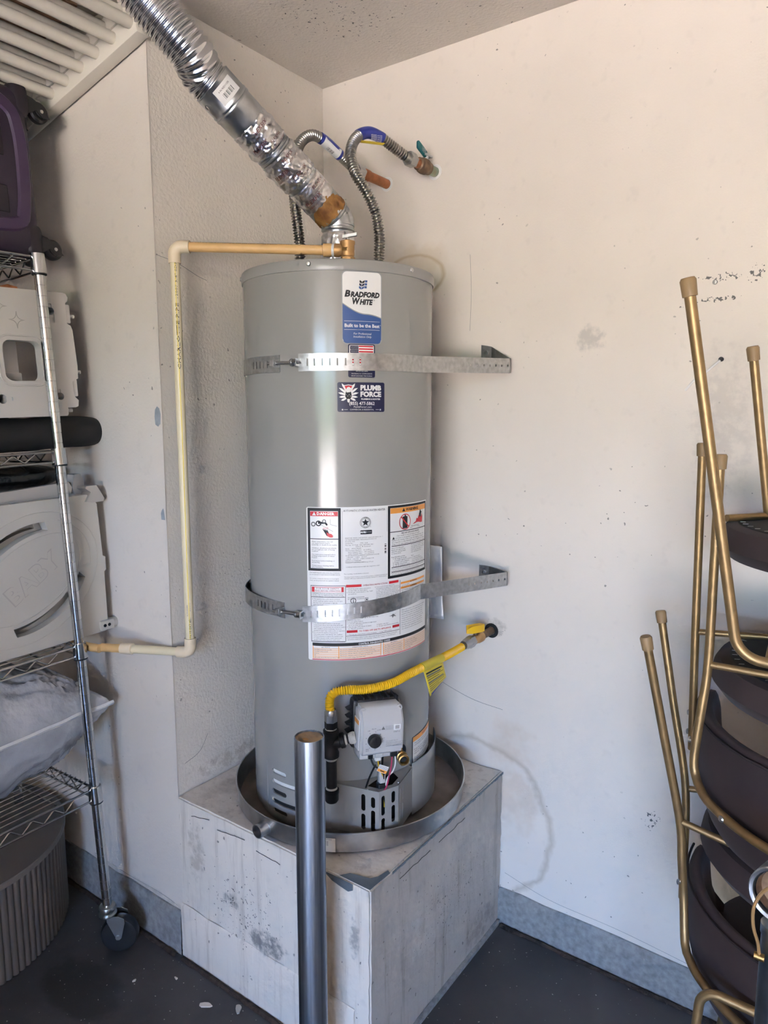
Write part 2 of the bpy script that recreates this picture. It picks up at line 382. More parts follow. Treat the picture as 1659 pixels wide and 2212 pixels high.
def root_loc(o):
    while o.parent: o = o.parent
    return V(o.location)
def thing(name, label, cat, loc, group=None):
    o = D.objects.new(name, None); C.objects.link(o); o.location = loc; o.empty_display_size = 0.05
    o['label'] = label; o['category'] = cat
    if group: o['group'] = group
    return o
def tag(o, label, cat, group=None):
    o['label'] = label; o['category'] = cat
    if group: o['group'] = group
    return o
def struct(o): o['kind'] = 'structure'; return o
def cut(o, cutters):
    # real holes: subtract cutter meshes from a mesh object
    for k, mb in enumerate(cutters):
        c = mb.build('cutter', 'dark_in', None, smooth=False); c.location = -root_loc(o) if o.parent else V((0, 0, 0))
        md = o.modifiers.new('hole', 'BOOLEAN'); md.object = c; md.operation = 'DIFFERENCE'; md.solver = 'EXACT'
        # operate in the thing's own frame
        if o.parent: c.location = (0, 0, 0)
        bpy.context.view_layer.update()
        dg = bpy.context.evaluated_depsgraph_get(); me = D.meshes.new_from_object(o.evaluated_get(dg))
        o.modifiers.clear(); old = o.data; o.data = me; D.meshes.remove(old); D.objects.remove(c)
    for p in o.data.polygons: p.use_smooth = True
    o.data.set_sharp_from_angle(angle=math.radians(38))
    while len(o.data.materials) > 1: o.data.materials.pop()
    return o
def catmull(pts, step=0.004):
    pts = [V(p) for p in pts]; P = [pts[0] * 2 - pts[1]] + pts + [pts[-1] * 2 - pts[-2]]; out = []
    for i in range(1, len(P) - 2):
        a, b, c, d = P[i - 1:i + 3]; n = max(2, int((c - b).length / step))
        for k in range(n):
            t = k / n; out.append(0.5 * ((2 * b) + (c - a) * t + (2 * a - 5 * b + 4 * c - d) * t * t + (3 * b - a - 3 * c + d) * t ** 3))
    out.append(pts[-1]); return out
def resample(pts, step):
    L = [0.0]
    for i in range(1, len(pts)): L.append(L[-1] + (pts[i] - pts[i - 1]).length)
    n = max(2, int(L[-1] / step)); out = []; j = 0
    for k in range(n + 1):
        s = L[-1] * k / n
        while j < len(L) - 2 and L[j + 1] < s: j += 1
        t = (s - L[j]) / max(1e-9, L[j + 1] - L[j]); out.append(pts[j].lerp(pts[j + 1], min(1, t)))
    return out, L[-1]
def corrugated(pts, r, amp, pitch, n=18, per=6, plain=()):
    p, L = resample(catmull(pts, 0.003), pitch / per); rad = []
    for i in range(len(p)):
        s = L * i / (len(p) - 1); k = 1.0
        for a, b in plain:
            if a * L <= s <= b * L: k = 0.0
        rad.append(r + amp * k * math.cos(2 * PI * s / pitch) + (amp * 0.9 if k == 0 else 0))
    return p, rad
def bend(a, b, c, r, n=8):
    # a-b-c polyline with a rounded corner of radius r at b
    a, b, c = V(a), V(b), V(c); d1 = (a - b).normalized(); d2 = (c - b).normalized()
    h = d1.angle(d2) / 2; t = r / math.tan(h); p1 = b + d1 * t; p2 = b + d2 * t
    out = []
    cen = b + (d1 + d2).normalized() * (r / math.sin(h))
    for i in range(n + 1):
        q = (p1 - cen).lerp(p2 - cen, i / n).normalized() * r if False else None
        u = (p1 - cen); v = (p2 - cen); om = u.angle(v)
        q = (u * math.sin((1 - i / n) * om) + v * math.sin(i / n * om)) / math.sin(om); out.append(cen + q)
    return out
_tc = {}
def text_mb(body, size, mp, align='CENTER', shear=0.0, bold=0.0, width=None, res=2, sx=1.0, spacing=1.0, depth=None):
    cu = D.curves.new('t', 'FONT'); cu.body = body; cu.size = size; cu.align_x = align; cu.align_y = 'CENTER'
    cu.shear = shear; cu.offset = bold; cu.resolution_u = res; cu.space_character = spacing; cu.fill_mode = 'FRONT'
    o = D.objects.new('t', cu); C.objects.link(o); bpy.context.view_layer.update()
    dg = bpy.context.evaluated_depsgraph_get(); me = D.meshes.new_from_object(o.evaluated_get(dg))
    mb = MB()
    if len(me.vertices):
        k = sx
        if width:
            xs = [v.co.x for v in me.vertices]; k = width / max(1e-9, max(xs) - min(xs))
        mb.add([mp(v.co.x * k, v.co.y) for v in me.vertices], [tuple(p.vertices) for p in me.polygons])
    D.objects.remove(o); D.curves.remove(cu); D.meshes.remove(me); return mb

# ------------------------------------------------------------------ the setting
OC = -0.626           # y of the wall that faces the door, left of the alcove
CEIL = 2.44
XL, XR, YD = -2.3, 4.7, DOOR[3]
def plane(name, pts, mat):
    return struct(MB().add(pts, [tuple(range(len(pts)))]).build(name, mat, smooth=False, fixn=False))
def slab(name, lo, hi, mat): return struct(MB().box(lo, hi).build(name, mat, smooth=False))
slab('floor', (XL - .15, YD - .15, -0.1), (XR + .15, 0.15, 0), 'floor')
slab('ceiling', (XL - .15, YD - .15, CEIL), (XR + .15, 0.15, CEIL + 0.12), 'ceiling_paint')
slab('wall_right', (-0.15, 0, 0), (XR, 0.12, CEIL), 'wall_right')
slab('wall_left', (-0.15, OC + 0.004, 0), (0, 0, CEIL), 'wall_left')
slab('wall_front', (XL, OC, 0), (0.0, OC + 0.004, CEIL), 'wall_front')
slab('wall_side', (XR, YD, 0), (XR + 0.12, 0.12, CEIL), 'bare_board')
slab('wall_far', (XL - 0.12, YD, 0), (XL, OC + 0.12, CEIL), 'bare_board')
mbd = MB(); x0, x1, hz, yd = DOOR
mbd.box((XL, yd - 0.12, 0), (x0, yd, CEIL)); mbd.box((x1, yd - 0.12, 0), (XR, yd, CEIL)); mbd.box((x0, yd - 0.12, hz), (x1, yd, CEIL))
struct(mbd.build('wall_door', 'bare_board', smooth=False))
struct(MB().add([(-30, -45, -0.02), (30, -45, -0.02), (30, YD - .15, -0.02), (-30, YD - .15, -0.02)], [(0, 1, 2, 3)]).build('ground_driveway', 'driveway', smooth=False))

# the hedge across the street, unseen, added to block the low sky
nb = MB(); nb.grid(60, 6, lambda u, v: V((-22 + 48 * u, -22 + 1.6 * noise.noise(V((u * 25, v * 4, 0))), -0.02 + v * (3.4 + 1.0 * noise.noise(V((u * 18, 0, 3))))))); tag(nb.build('added_hedge', 'grass'), 'unseen dark green hedge across the street', 'added_hedge')

# unseen cabinet added behind the camera to shade the left side from the sky
cbn = thing('light_blocker_cabinet', 'added unseen cabinet blocking sky light from the left side', 'cabinet', (0.82, -3.45, 0))
MB().rbox((0.2, -3.70, 0.0), (1.20, -3.22, 1.42), 0.006, 2).build('blocker_body', 'blocker_brown', cbn)
for x_ in (0.21, 0.70):
    dd_ = MB().rbox((x_, -3.222, 0.08), (x_ + 0.485, -3.20, 1.39), 0.003, 1).build('blocker_door', 'blocker_brown', cbn)
    MB().cyl((x_ + (0.44 if x_ < .5 else .045), -3.185, 0.75), (x_ + (0.44 if x_ < .5 else .045), -3.185, 0.9), 0.006, 10).build('blocker_handle', 'nut_steel', dd_)

# concrete curbs below the plaster, slightly proud, with a ragged joint to the slab
def curb(name, x0, x1, y, h0, h1, mat='concrete'):
    n = 60; mb = MB()
    def fn(u, v):
        x = x0 + (x1 - x0) * u
        top = h0 + (h1 - h0) * u + 0.006 * noise.noise(V((x * 14, 3.1, y))) + 0.003 * noise.noise(V((x * 60, 1.3, y)))
        prof = [(0.012, 0.0), (0.010, top - 0.012), (0.004, top), (-0.004, top + 0.002)]
        k = min(3, int(round(v * 3))); return V((x, y - prof[k][0], prof[k][1]))
    mb.grid(n, 4, fn); return struct(mb.build(name, mat))
curb('baseboard_right', 0.645, XR, 0.0, 0.107, 0.085)
curb('baseboard_left', XL, 0.0, OC, 0.11, 0.122)
def joint(name, pts, wd):
    mb = MB()
    P, L = resample([V(p) for p in pts], 0.012)
    d = (V(pts[-1]) - V(pts[0])).normalized(); s = V((-d.y, d.x, 0))
    vs = []; fs = []
    for i, p in enumerate(P):
        a = wd * (0.55 + 0.35 * noise.noise(p * 23)); b = wd * (0.55 + 0.35 * noise.noise(p * 31 + V((5, 0, 0))))
        vs += [p + s * a, p + V((0, 0, 0.004 + 0.003 * noise.noise(p * 60))), p - s * b]
    for i in range(len(P) - 1): fs += [(3 * i, 3 * i + 1, 3 * i + 4, 3 * i + 3), (3 * i + 1, 3 * i + 2, 3 * i + 5, 3 * i + 4)]
    mb.add(vs, fs); return struct(mb.build(name, 'joint'))
joint('trim_1', [(0.66, -0.02, 0.0012), (XR, -0.02, 0.0012)], 0.016)
joint('trim_2', [(XL, OC - 0.021, 0.0012), (-0.01, OC - 0.021, 0.0012)], 0.015)
joint('trim_3', [(0.01, -0.645, 0.0012), (0.65, -0.645, 0.0012)], 0.014)

# wall details that belong to the walls
wl = D.objects['wall_front']; wr = D.objects['wall_right']
def decal_y(name, cx, cz, poly, y, mat, parent, th=0.0012):
    mb = MB().prism(poly, lambda x, z: V((cx + x, y - th, cz + z)), lambda x, z: V((cx + x, y + 0.0005, cz + z)))
    return mb.build(name, mat, parent)
decal_y('filler_patch', -0.0165, 1.470, [(-0.010, -0.020), (0.0, -0.025), (0.010, -0.018), (0.0125, 0.006), (0.008, 0.020), (-0.001, 0.025), (-0.009, 0.017), (-0.012, 0.0)], OC, 'patch_grey', wl)
decal_y('filler_patch', -0.0120, 1.224, [(-0.007, -0.014), (0.009, -0.014), (0.010, -0.004), (0.006, 0.008), (0.002, 0.016), (-0.004, 0.010), (-0.008, 0.002)], OC, 'patch_grey', wl)
cb = MB()
cb.grid(2, 40, lambda u, v: V((0.0015 - 0.028 * u, OC - 0.0012 * (1 - u) - 0.0002 + 0.0004 * noise.noise(V((0, 0, v * 30))), 0.13 + v * 2.30)))
cb.build('corner_bead', 'wall_front', wl)
# screw and anchors on the right wall
MB().lathe([(0.0, 0.004), (0.004, 0.0035), (0.0055, 0.001), (0.0055, 0.0)], (1.128, -0.0, 1.765), (0, -1, 0), 16).build('wall_screw', 'screw', wr)
MB().lathe([(0.0045, -0.002), (0.0045, 0.003), (0.0035, 0.004), (0.0, 0.003)], (1.082, 0.0, 1.762), (0, -1, 0), 14).build('wall_hole', 'dark_in', wr)
MB().lathe([(0.0052, 0.0), (0.0052, 0.004), (0.0, 0.0035)], (1.1508, 0.0, 1.597), (0, -1, 0), 16).build('wall_plug', 'ink', wr)
MB().sweep(catmull([(1.1495, -0.004, 1.595), (1.125, -0.006, 1.573), (1.098, -0.004, 1.552), (1.079, -0.001, 1.53)], 0.006), 0.0026, 8).build('wall_anchor', 'clear_anchor', wr)
# hairline cracks
def crack(pts, parent, r=0.0005): MB().sweep(catmull(pts, 0.008), r, 5).build('plaster_crack', 'ink_soft', parent)
crack([(0.515, -0.0000, 1.70), (0.517, -0.0000, 1.80), (0.512, -0.0000, 1.90)], wr, 0.0004)
crack([(0.40, -0.0002, 0.70), (0.47, -0.0002, 0.675), (0.55, -0.0002, 0.655), (0.64, -0.0002, 0.648)], wr)
wlf = D.objects['wall_left']
crack([(0.0002, -0.62, 1.856), (0.0002, -0.56, 1.846), (0.0002, -0.50, 1.825), (0.0002, -0.47, 1.818)], wlf)
crack([(0.0002, -0.60, 0.545), (0.0002, -0.55, 0.56), (0.0002, -0.52, 0.60)], wlf)
crack([(0.66, -0.0002, 0.155), (0.80, -0.0002, 0.128), (1.0, -0.0002, 0.125), (1.25, -0.0002, 0.105)], wr, 0.0004)
crack([(-0.42, OC - 0.0002, 0.135), (-0.25, OC - 0.0002, 0.132), (-0.1, OC - 0.0002, 0.138), (0.0, OC - 0.0002, 0.130)], wl, 0.0004)

# ------------------------------------------------------------------ platform
PH, PX, PY = 0.4645, 0.645, -0.632
ped = thing('platform', 'cream stucco platform with scuffed sides under the water heater', 'platform', (0, 0, 0))
bm = bmesh.new(); bmesh.ops.create_cube(bm, size=1.0)
for v in bm.verts: v.co = V((0.001 + (v.co.x + .5) * (PX - .001), PY + 0.001 + (v.co.y + .5) * (-PY - .002), (v.co.z + .5) * PH))
bmesh.ops.bevel(bm, geom=[e for e in bm.edges if max(v.co.x for v in e.verts) > .6 or True], offset=0.004, segments=2, affect='EDGES')
bmesh.ops.subdivide_edges(bm, edges=[e for e in bm.edges if e.calc_length() > 0.1], cuts=26, use_grid_fill=True)
for v in bm.verts:
    k = 0.0034 * noise.noise(v.co * 13) + 0.0022 * noise.noise(v.co * 45)
    if v.co.z > PH - 0.006: v.co.z += k * 0.8
    elif v.co.y < PY + 0.006 and v.co.x < PX - 0.01: v.co.y += k
    elif v.co.x > PX - 0.006: v.co.x += k
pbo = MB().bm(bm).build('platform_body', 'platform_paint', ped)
pbo.data.materials.append(MATS['platform_side_shaded'])      # side face: base colour darkened to imitate its shade, with grime on top
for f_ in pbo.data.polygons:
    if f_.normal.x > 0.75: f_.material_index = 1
# exposed metal corner bead at the chipped front corner
bz = PH + 0.0024
def ragged(pts, amp=0.003): return [(x + amp * noise.noise(V((x * 90, y * 90, 1))), y + amp * noise.noise(V((x * 90, y * 90, 4)))) for x, y in pts]
mb = MB(); mb.flat([(0.645, -0.632), (0.648, -0.56), (0.638, -0.555), (0.632, -0.585), (0.622, -0.600), (0.600, -0.606), (0.575, -0.612), (0.56, -0.632)], lambda x, y: V((x, y, bz)))
mb.build('corner_bead', 'bead_grey', ped)
mb = MB(); mb.flat([(0.515, 0.462), (0.60, 0.4625), (0.600, 0.448), (0.587, 0.440), (0.560, 0.444), (0.54, 0.448)], lambda x, z: V((x, PY - 0.0022, z)))
mb.build('corner_bead', 'bead_grey', ped)
mb = MB()
for k in range(30):
    y = -0.55 + k * 0.0185; mb.box((0.6462, y, PH - 0.006 - 0.003 * random.random()), (0.6472, y + 0.0165, PH - 0.0015))
mb.build('corner_bead', 'bead_grey', ped)
for (a, b) in [((0.06, 0.43), (0.13, 0.445)), ((0.16, 0.43), (0.26, 0.437)), ((0.30, 0.425), (0.38, 0.42))]:
    pts = [V((a[0] + (b[0] - a[0]) * t / 6, PY - 0.0012, a[1] + (b[1] - a[1]) * t / 6 + 0.004 * noise.noise(V((t * 1.3, a[0] * 40, 0))))) for t in range(7)]
    MB().sweep(pts, 0.0007, 5).build('plaster_crack', 'ink', ped)
for k in range(2):
    y0 = -0.52 + k * 0.17; pts = [V((PX + 0.0012, y0 + 0.13 * t / 7, PH - 0.035 + 0.005 * noise.noise(V((t * 1.1, k * 9, 0))))) for t in range(8)]
    MB().sweep(pts, 0.0006, 5).build('plaster_crack', 'ink', ped)
# curb step of the platform's front face
mb = MB(); mb.grid(40, 3, lambda u, v: V((0.002 + u * 0.60, PY - [0.0035, 0.0035, 0.0][int(round(v * 2))], [0.0, 0.150, 0.156][int(round(v * 2))] + 0.004 * noise.noise(V((u * 8, 0, 0))) * (v > 0))))
mb.build('plinth_coat', 'platform_paint', ped)
mb = MB(); mb.box((PX, -0.62, 0.0), (PX + 0.010, -0.016, 0.012)); mb.build('footing_strip', 'concrete', ped)

# ------------------------------------------------------------------ water heater
TCX, TCY, TR_ = 0.329, -0.335, 0.233
def tz(az, z, r=TR_):
    a = math.radians(az); return V((TCX + r * math.cos(a), TCY + r * math.sin(a), z))
def tmap(azc, zc, r):
    a0 = math.radians(azc)
    return lambda x, y: V((TCX + r * math.cos(a0 + x / TR_), TCY + r * math.sin(a0 + x / TR_), zc + y))
def patch(az0, az1, zb, zt, r, rc=0.0, top=None, bot=None, n=20, th=0.0):
    wd = TR_ * math.radians(az1 - az0); us = [wd * i / n for i in range(n + 1)]
    if rc: us = sorted(set([round(u, 6) for u in us if rc <= u <= wd - rc] + [round(rc * (1 - math.cos(k * PI / 10)), 6) for k in range(6)] + [round(wd - rc * (1 - math.cos(k * PI / 10)), 6) for k in range(6)]))
    vs = []; fs = []
    for u in us:
        d = 0.0
        if rc:
            e = min(u, wd - u)
            if e < rc: d = rc - math.sqrt(max(0, rc * rc - (rc - e) ** 2))
        a = math.radians(az0) + u / TR_; c, s_ = math.cos(a), math.sin(a)
        zt_ = top(u / wd) if top else zt - d
        zb_ = bot(u / wd) if bot else zb + d
        vs += [V((TCX + r * c, TCY + r * s_, zb_)), V((TCX + r * c, TCY + r * s_, zt_))]
    for i in range(len(us) - 1): fs.append((2 * i, 2 * i + 2, 2 * i + 3, 2 * i + 1))
    return MB().add(vs, fs)

WH = thing('water_heater', 'tall grey gas water heater standing in a metal pan', 'water heater', (TCX, TCY, PH + 0.004))
jz0, jz1 = 0.487, 1.7855
jk = MB().lathe([(0.2285, jz0), (TR_, jz0), (TR_, 1.0), (TR_, 1.4), (TR_, jz1), (0.2285, jz1), (0.2285, jz0)], (TCX, TCY, 0), n=160).build('jacket', 'tank_paint', WH)
slots = []
def slotcut(az0, az1, zc, h):
    wd = TR_ * math.radians(az1 - az0); r = h / 2; poly = []
    for k in range(9): a = PI / 2 + PI * k / 8; poly.append((-wd / 2 + r + r * math.cos(a), r * math.sin(a)))
    for k in range(9): a = -PI / 2 + PI * k / 8; poly.append((wd / 2 - r + r * math.cos(a), r * math.sin(a)))
    f = lambda rr: tmap((az0 + az1) / 2, zc, rr)
    return MB().prism(poly, f(0.25), f(0.22))
rows = [(0.597, -99, -86.8), (0.5705, -99.3, -79.5), (0.5445, -99.2, -86.8), (0.5185, -99, -79), (0.494, -98.8, -86.5)]
cutters = [slotcut(a0, a1, z + 0.006, 0.012) for z, a0, a1 in rows]
cut(jk, cutters)
MB().lathe([(0.2275, 0.483), (0.2275, 0.556)], (TCX, TCY, 0), n=64).build('inner_shell', 'dark_in', WH)
MB().lathe([(0.2278, 0.5565), (0.2278, 0.66)], (TCX, TCY, 0), n=64).build('insulation', 'insulation', WH)
MB().sweep([tz(-104.2, 0.489, TR_ + 0.0003), tz(-104.2, 0.62, TR_ + 0.0003)], 0.0007, 6).build('seam', 'tank_cap', WH)
MB().lathe([(0.0, 0.4695), (0.224, 0.4695), (0.226, 0.474), (0.226, 0.488), (0.0, 0.488)], (TCX, TCY, 0), n=96).build('base_ring', 'tank_cap', WH)
cap = MB().lathe([(0.2295, 1.7835), (0.2352, 1.7835), (0.2358, 1.7845), (0.2358, 1.8035), (0.2345, 1.8068), (0.2315, 1.8080), (0.12, 1.8095), (0.0, 1.810)], (TCX, TCY, 0), n=128).build('top_cap', 'tank_cap', WH)
for az in (-133.3, -66.4, -6.2, 54, 114, 174):
    p = tz(az, 1.7975, 0.2357); n = (p - V((TCX, TCY, 1.7975))).normalized()
    s = MB().lathe([(0.0055, 0.0), (0.0052, 0.0015), (0.0038, 0.003), (0.0, 0.0034)], p, n, 14).build('screw', 'screw', cap)
MB().lathe([(0.075, 1.8085), (0.07, 1.815), (0.052, 1.838), (0.045, 1.846), (0.040, 1.848)], (TCX, TCY, 0), n=40).build('draft_hood', 'galv', WH)
for sgn, nm in ((1, 'cold'), (-1, 'hot')):
    b = V((TCX, TCY, 1.808)) + RT * 0.1 * sgn
    MB().cyl(b, b + V((0, 0, 0.035)), 0.0105, 16).build('nipple', 'galv', WH)

# --- labels on the jacket
def lettering(parent, body, azc, z, size, mat='ink', r=TR_ + 0.0014, **kw):
    return text_mb(body, size, tmap(azc, z, r), **kw).build('lettering', mat, parent, smooth=False, fixn=False)
bl = patch(-49.15, -26.55, 1.6275, 1.7835, TR_ + 0.0004, 0.011).build('brand_label', 'label_grey', WH, label='white and blue brand label with grey border')
r1 = TR_ + 0.0007
def wave(u): return 1.7135 - 0.0222 * math.sin(u / 0.6 * PI / 2) if u < 0.6 else 1.6913 - 0.0070 * ((u - 0.6) / 0.4) ** 1.8
patch(-48.55, -27.15, 1.630, 1.7812, r1, 0.0095).build('panel_white', 'label_white', bl)
patch(-48.55, -27.15, 1.66, 1.7, r1 + 0.0002, top=lambda u: wave(u) + 0.0022, bot=lambda u: wave(u) - 0.001).build('wave_line', 'label_grey', bl)
def bb(u):
    wd = TR_ * math.radians(21.4); e = min(u * wd, wd - u * wd); rc = 0.0095
    return 1.630 + (rc - math.sqrt(max(0, rc * rc - (rc - e) ** 2)) if e < rc else 0)
patch(-48.55, -27.15, 1.63, 1.7, r1 + 0.0003, top=wave, bot=bb, n=40).build('panel_blue', 'label_blue', bl)
azb = -37.9
lettering(bl, 'B', azb - 8.25, 1.7345, 0.0186, width=0.0128, shear=0.22, bold=0.0009)
lettering(bl, 'RADFORD', azb + 1.55, 1.7330, 0.0150, width=0.0660, shear=0.22, bold=0.0008)
lettering(bl, 'W', azb - 3.9, 1.7190, 0.0186, width=0.0178, shear=0.22, bold=0.0009)
lettering(bl, 'HITE', azb + 1.95, 1.7175, 0.0150, width=0.0300, shear=0.22, bold=0.0008)
lettering(bl, '®', azb + 6.7, 1.7225, 0.004)
lettering(bl, 'Built to be the Best', azb, 1.6675, 0.0102, 'label_white', width=0.079, bold=0.00025)
lettering(bl, '®', azb + 10.3, 1.6695, 0.003, 'label_white')
lettering(bl, 'For Professional', azb, 1.6505, 0.0062, 'label_white', width=0.040, shear=0.18)
lettering(bl, 'Installation Only', azb, 1.6440, 0.0062, 'label_white', width=0.041, shear=0.18)
for z in (1.6768, 1.6588): patch(azb - 9.9, azb + 9.9, z, z + 0.0007, TR_ + 0.0013).build('rule_line', 'label_white', bl)
for j, mt in ((0, 'ink'), (1, 'navy'), (2, 'label_blue')):
    for k in range(3):
        u0 = -0.0088 + k * 0.006; zz = lambda u: 0.0020 * math.sin((u + 0.009) / 0.018 * 2 * PI + 2.6)
        poly = [(u0 + 0.0005, zz(u0)), (u0 + 0.0058, zz(u0 + 0.006)), (u0 + 0.0058, zz(u0 + 0.006) + 0.0046), (u0 + 0.0005, zz(u0) + 0.0046)]
        poly = [(x + (y + 0.018 - j * 0.0062) * 0.12, y - j * 0.0062) for x, y in poly]
        MB().flat(poly, tmap(azb, 1.7585, TR_ + 0.0013)).build('flag_stripe', mt if k < 2 else 'label_blue', bl)

fl = patch(-45.75, -30.75, 1.5565, 1.6285, TR_ + 0.0005, 0.004).build('flag_label', 'navy', WH, label='navy sticker with a striped flag behind the upper strap')
patch(-45.1, -31.4, 1.583, 1.6265, TR_ + 0.0007, 0.003).build('flag_field', 'label_white', fl)
for k in range(7):
    z1 = 1.6253 - k * 0.0058
    patch(-39.9 if k < 4 else -44.7, -31.8, z1 - 0.0030, z1, TR_ + 0.0009).build('flag_stripe', 'red', fl)
patch(-44.7, -40.0, 1.6028, 1.6255, TR_ + 0.0010).build('flag_canton', 'navy', fl)
st = MB()
for r_ in range(6):
    for c_ in range(6):
        st.add([tmap(-44.25 + c_ * 0.76 + (r_ % 2) * 0.3, 1.6235 - r_ * 0.0036, TR_ + 0.0012)(0.0008 * math.cos(k * 1.2566), 0.0008 * math.sin(k * 1.2566)) for k in range(5)], [(0, 1, 2, 3, 4)])
st.build('flag_stars', 'label_white', fl, smooth=False, kind='stuff')
lettering(fl, 'WITH GLOBAL', -38.2, 1.5703, 0.0042, 'label_white', r=TR_ + 0.0008)
lettering(fl, 'MATERIALS & COMPONENTS', -38.2, 1.5645, 0.0034, 'label_white', width=0.047, r=TR_ + 0.0008)
lettering(fl, 'FROM AROUND THE WORLD', -38.2, 1.5597, 0.0034, 'label_white', width=0.047, r=TR_ + 0.0008)

pf = patch(-51.7, -25.0, 1.4812, 1.546, TR_ + 0.0004, 0.004).build('service_sticker', 'navy', WH, label='navy plumber sticker with a white eagle emblem')
rp = TR_ + 0.0008
lettering(pf, 'PLUMB', -33.2, 1.5335, 0.0150, 'label_white', r=rp, width=0.049, bold=0.0008)
lettering(pf, 'FORCE', -33.2, 1.5195, 0.0150, 'label_white', r=rp, width=0.049, bold=0.0008)
lettering(pf, 'PLUMBING & ROOTER', -33.2, 1.5092, 0.0040, 'label_white', r=rp, width=0.045, bold=0.0002)
lettering(pf, '(855) 477-5862', -38.2, 1.4995, 0.0098, 'label_white', r=rp, width=0.058, bold=0.0002)
lettering(pf, 'PlumbForce1.com', -37.8, 1.4920, 0.0062, 'label_white', r=rp, width=0.041)
lettering(pf, 'COMMERCIAL & RESIDENTIAL', -38.2, 1.4861, 0.0044, 'label_white', r=rp, width=0.055)
def star(r, k0=0.42): return [((r if k % 2 == 0 else r * k0) * math.sin(k * PI / 5), (r if k % 2 == 0 else r * k0) * math.cos(k * PI / 5)) for k in range(10)]
for a in (-49.0, -27.6): MB().flat(star(0.0026), tmap(a, 1.4861, rp)).build('star', 'label_white', pf, smooth=False)
for a0, a1 in ((-48.2, -46.1), (-30.4, -28.4)): patch(a0, a1, 1.4858, 1.4866, rp).build('rule_line', 'label_white', pf)
em = tmap(-45.7, 1.5215, rp); em2 = tmap(-45.7, 1.5215, rp + 0.0003); em3 = tmap(-45.7, 1.5215, rp + 0.0006)
for sg in (-1, 1):
    for k in range(5):
        a = math.radians(66 - k * 24); L = 0.0265 - k * 0.0030; b0 = (sg * 0.005, 0.004 - k * 0.0035)
        d = (sg * math.cos(a), math.sin(a)); nrm = (-d[1] * 0.0021, d[0] * 0.0021)
        tip = (b0[0] + d[0] * L * 0.92, b0[1] + d[1] * L * 0.75); md = (b0[0] + d[0] * L * 0.6, b0[1] + d[1] * L * 0.55)
        MB().flat([(b0[0] + nrm[0], b0[1] + nrm[1]), (md[0] + nrm[0] * 1.1, md[1] + nrm[1] * 1.1), tip, (md[0] - nrm[0], md[1] - nrm[1]), (b0[0] - nrm[0], b0[1] - nrm[1])], em).build('emblem_feather', 'label_white', pf, smooth=False)
MB().flat([(-0.0135, 0.0165), (0.0135, 0.0165), (0.011, 0.011), (0.004, 0.004), (-0.004, 0.004), (-0.011, 0.011)], em).build('emblem_shield', 'red', pf, smooth=False)
MB().flat([(-0.014, 0.0172), (0.0, 0.0195), (0.014, 0.0172), (0.0135, 0.0157), (0.0, 0.0178), (-0.0135, 0.0157)], em2).build('emblem_arc', 'label_white', pf, smooth=False)
MB().flat([(-0.0040, 0.002), (-0.0050, 0.009), (-0.003, 0.0130), (0.001, 0.0145), (0.0045, 0.0125), (0.0070, 0.0100), (0.0060, 0.0075), (0.0035, 0.0085), (0.004, 0.003)], em2).build('emblem_head', 'label_white', pf, smooth=False)
MB().flat([(-0.0060, 0.003), (0.0060, 0.003), (0.0075, -0.006), (0.004, -0.012), (0.0, -0.0165), (-0.004, -0.012), (-0.0075, -0.006)], em2).build('emblem_body', 'ink', pf, smooth=False)
MB().flat([(-0.003, -0.012), (0.003, -0.012), (0.0025, -0.018), (0.0, -0.0205), (-0.0025, -0.018)], em3).build('emblem_tail', 'label_white', pf, smooth=False)
for k in range(4): MB().flat(star(0.0011), tmap(-46.9 + k * 0.8, 1.5190 - 0.003 * (k % 2), rp + 0.0006)).build('star', 'label_white', pf, smooth=False)

# --- the large instruction label
LR = TR_ + 0.0005
def lx(x): return -69.5 + math.degrees(x / 1000 / TR_)
def lz(y): return 1.2675 - y / 1000
il = patch(lx(-1.5), lx(337), lz(358.5), lz(-1), LR, 0.004, n=60).build('instruction_label', 'label_white', WH, label='large white safety and operating instruction label')
def rect(name, x0, x1, y0, y1, mat, lev=1, n=None, parent=il): return patch(lx(x0), lx(x1), lz(y1), lz(y0), LR + 0.0003 * lev, n=n or max(2, int((x1 - x0) / 8))).build(name, mat, parent)
def lt(body, x, y, size, mat='ink', lev=4, parent=il, **kw):
    kw.setdefault('res', 1); return text_mb(body, size / 1000, tmap(lx(x), lz(y), LR + 0.0003 * lev), **kw).build('lettering', mat, parent, smooth=False, fixn=False)
def para(lines, x, y, size, lead, mat='ink', wd=None, **kw):
    mb = MB()
    for k, l in enumerate(lines):
        if not l: continue
        t_ = text_mb(l, size / 1000, tmap(lx(x), lz(y + k * lead), LR + 0.0003 * 4), align='LEFT', res=1, width=(wd / 1000 * len(l) / max(len(q) for q in lines)) if wd else None, **kw)
        mb.add(t_.v, t_.f)
    return mb.build('fine_print', mat, il, smooth=False, kind='stuff', fixn=False)
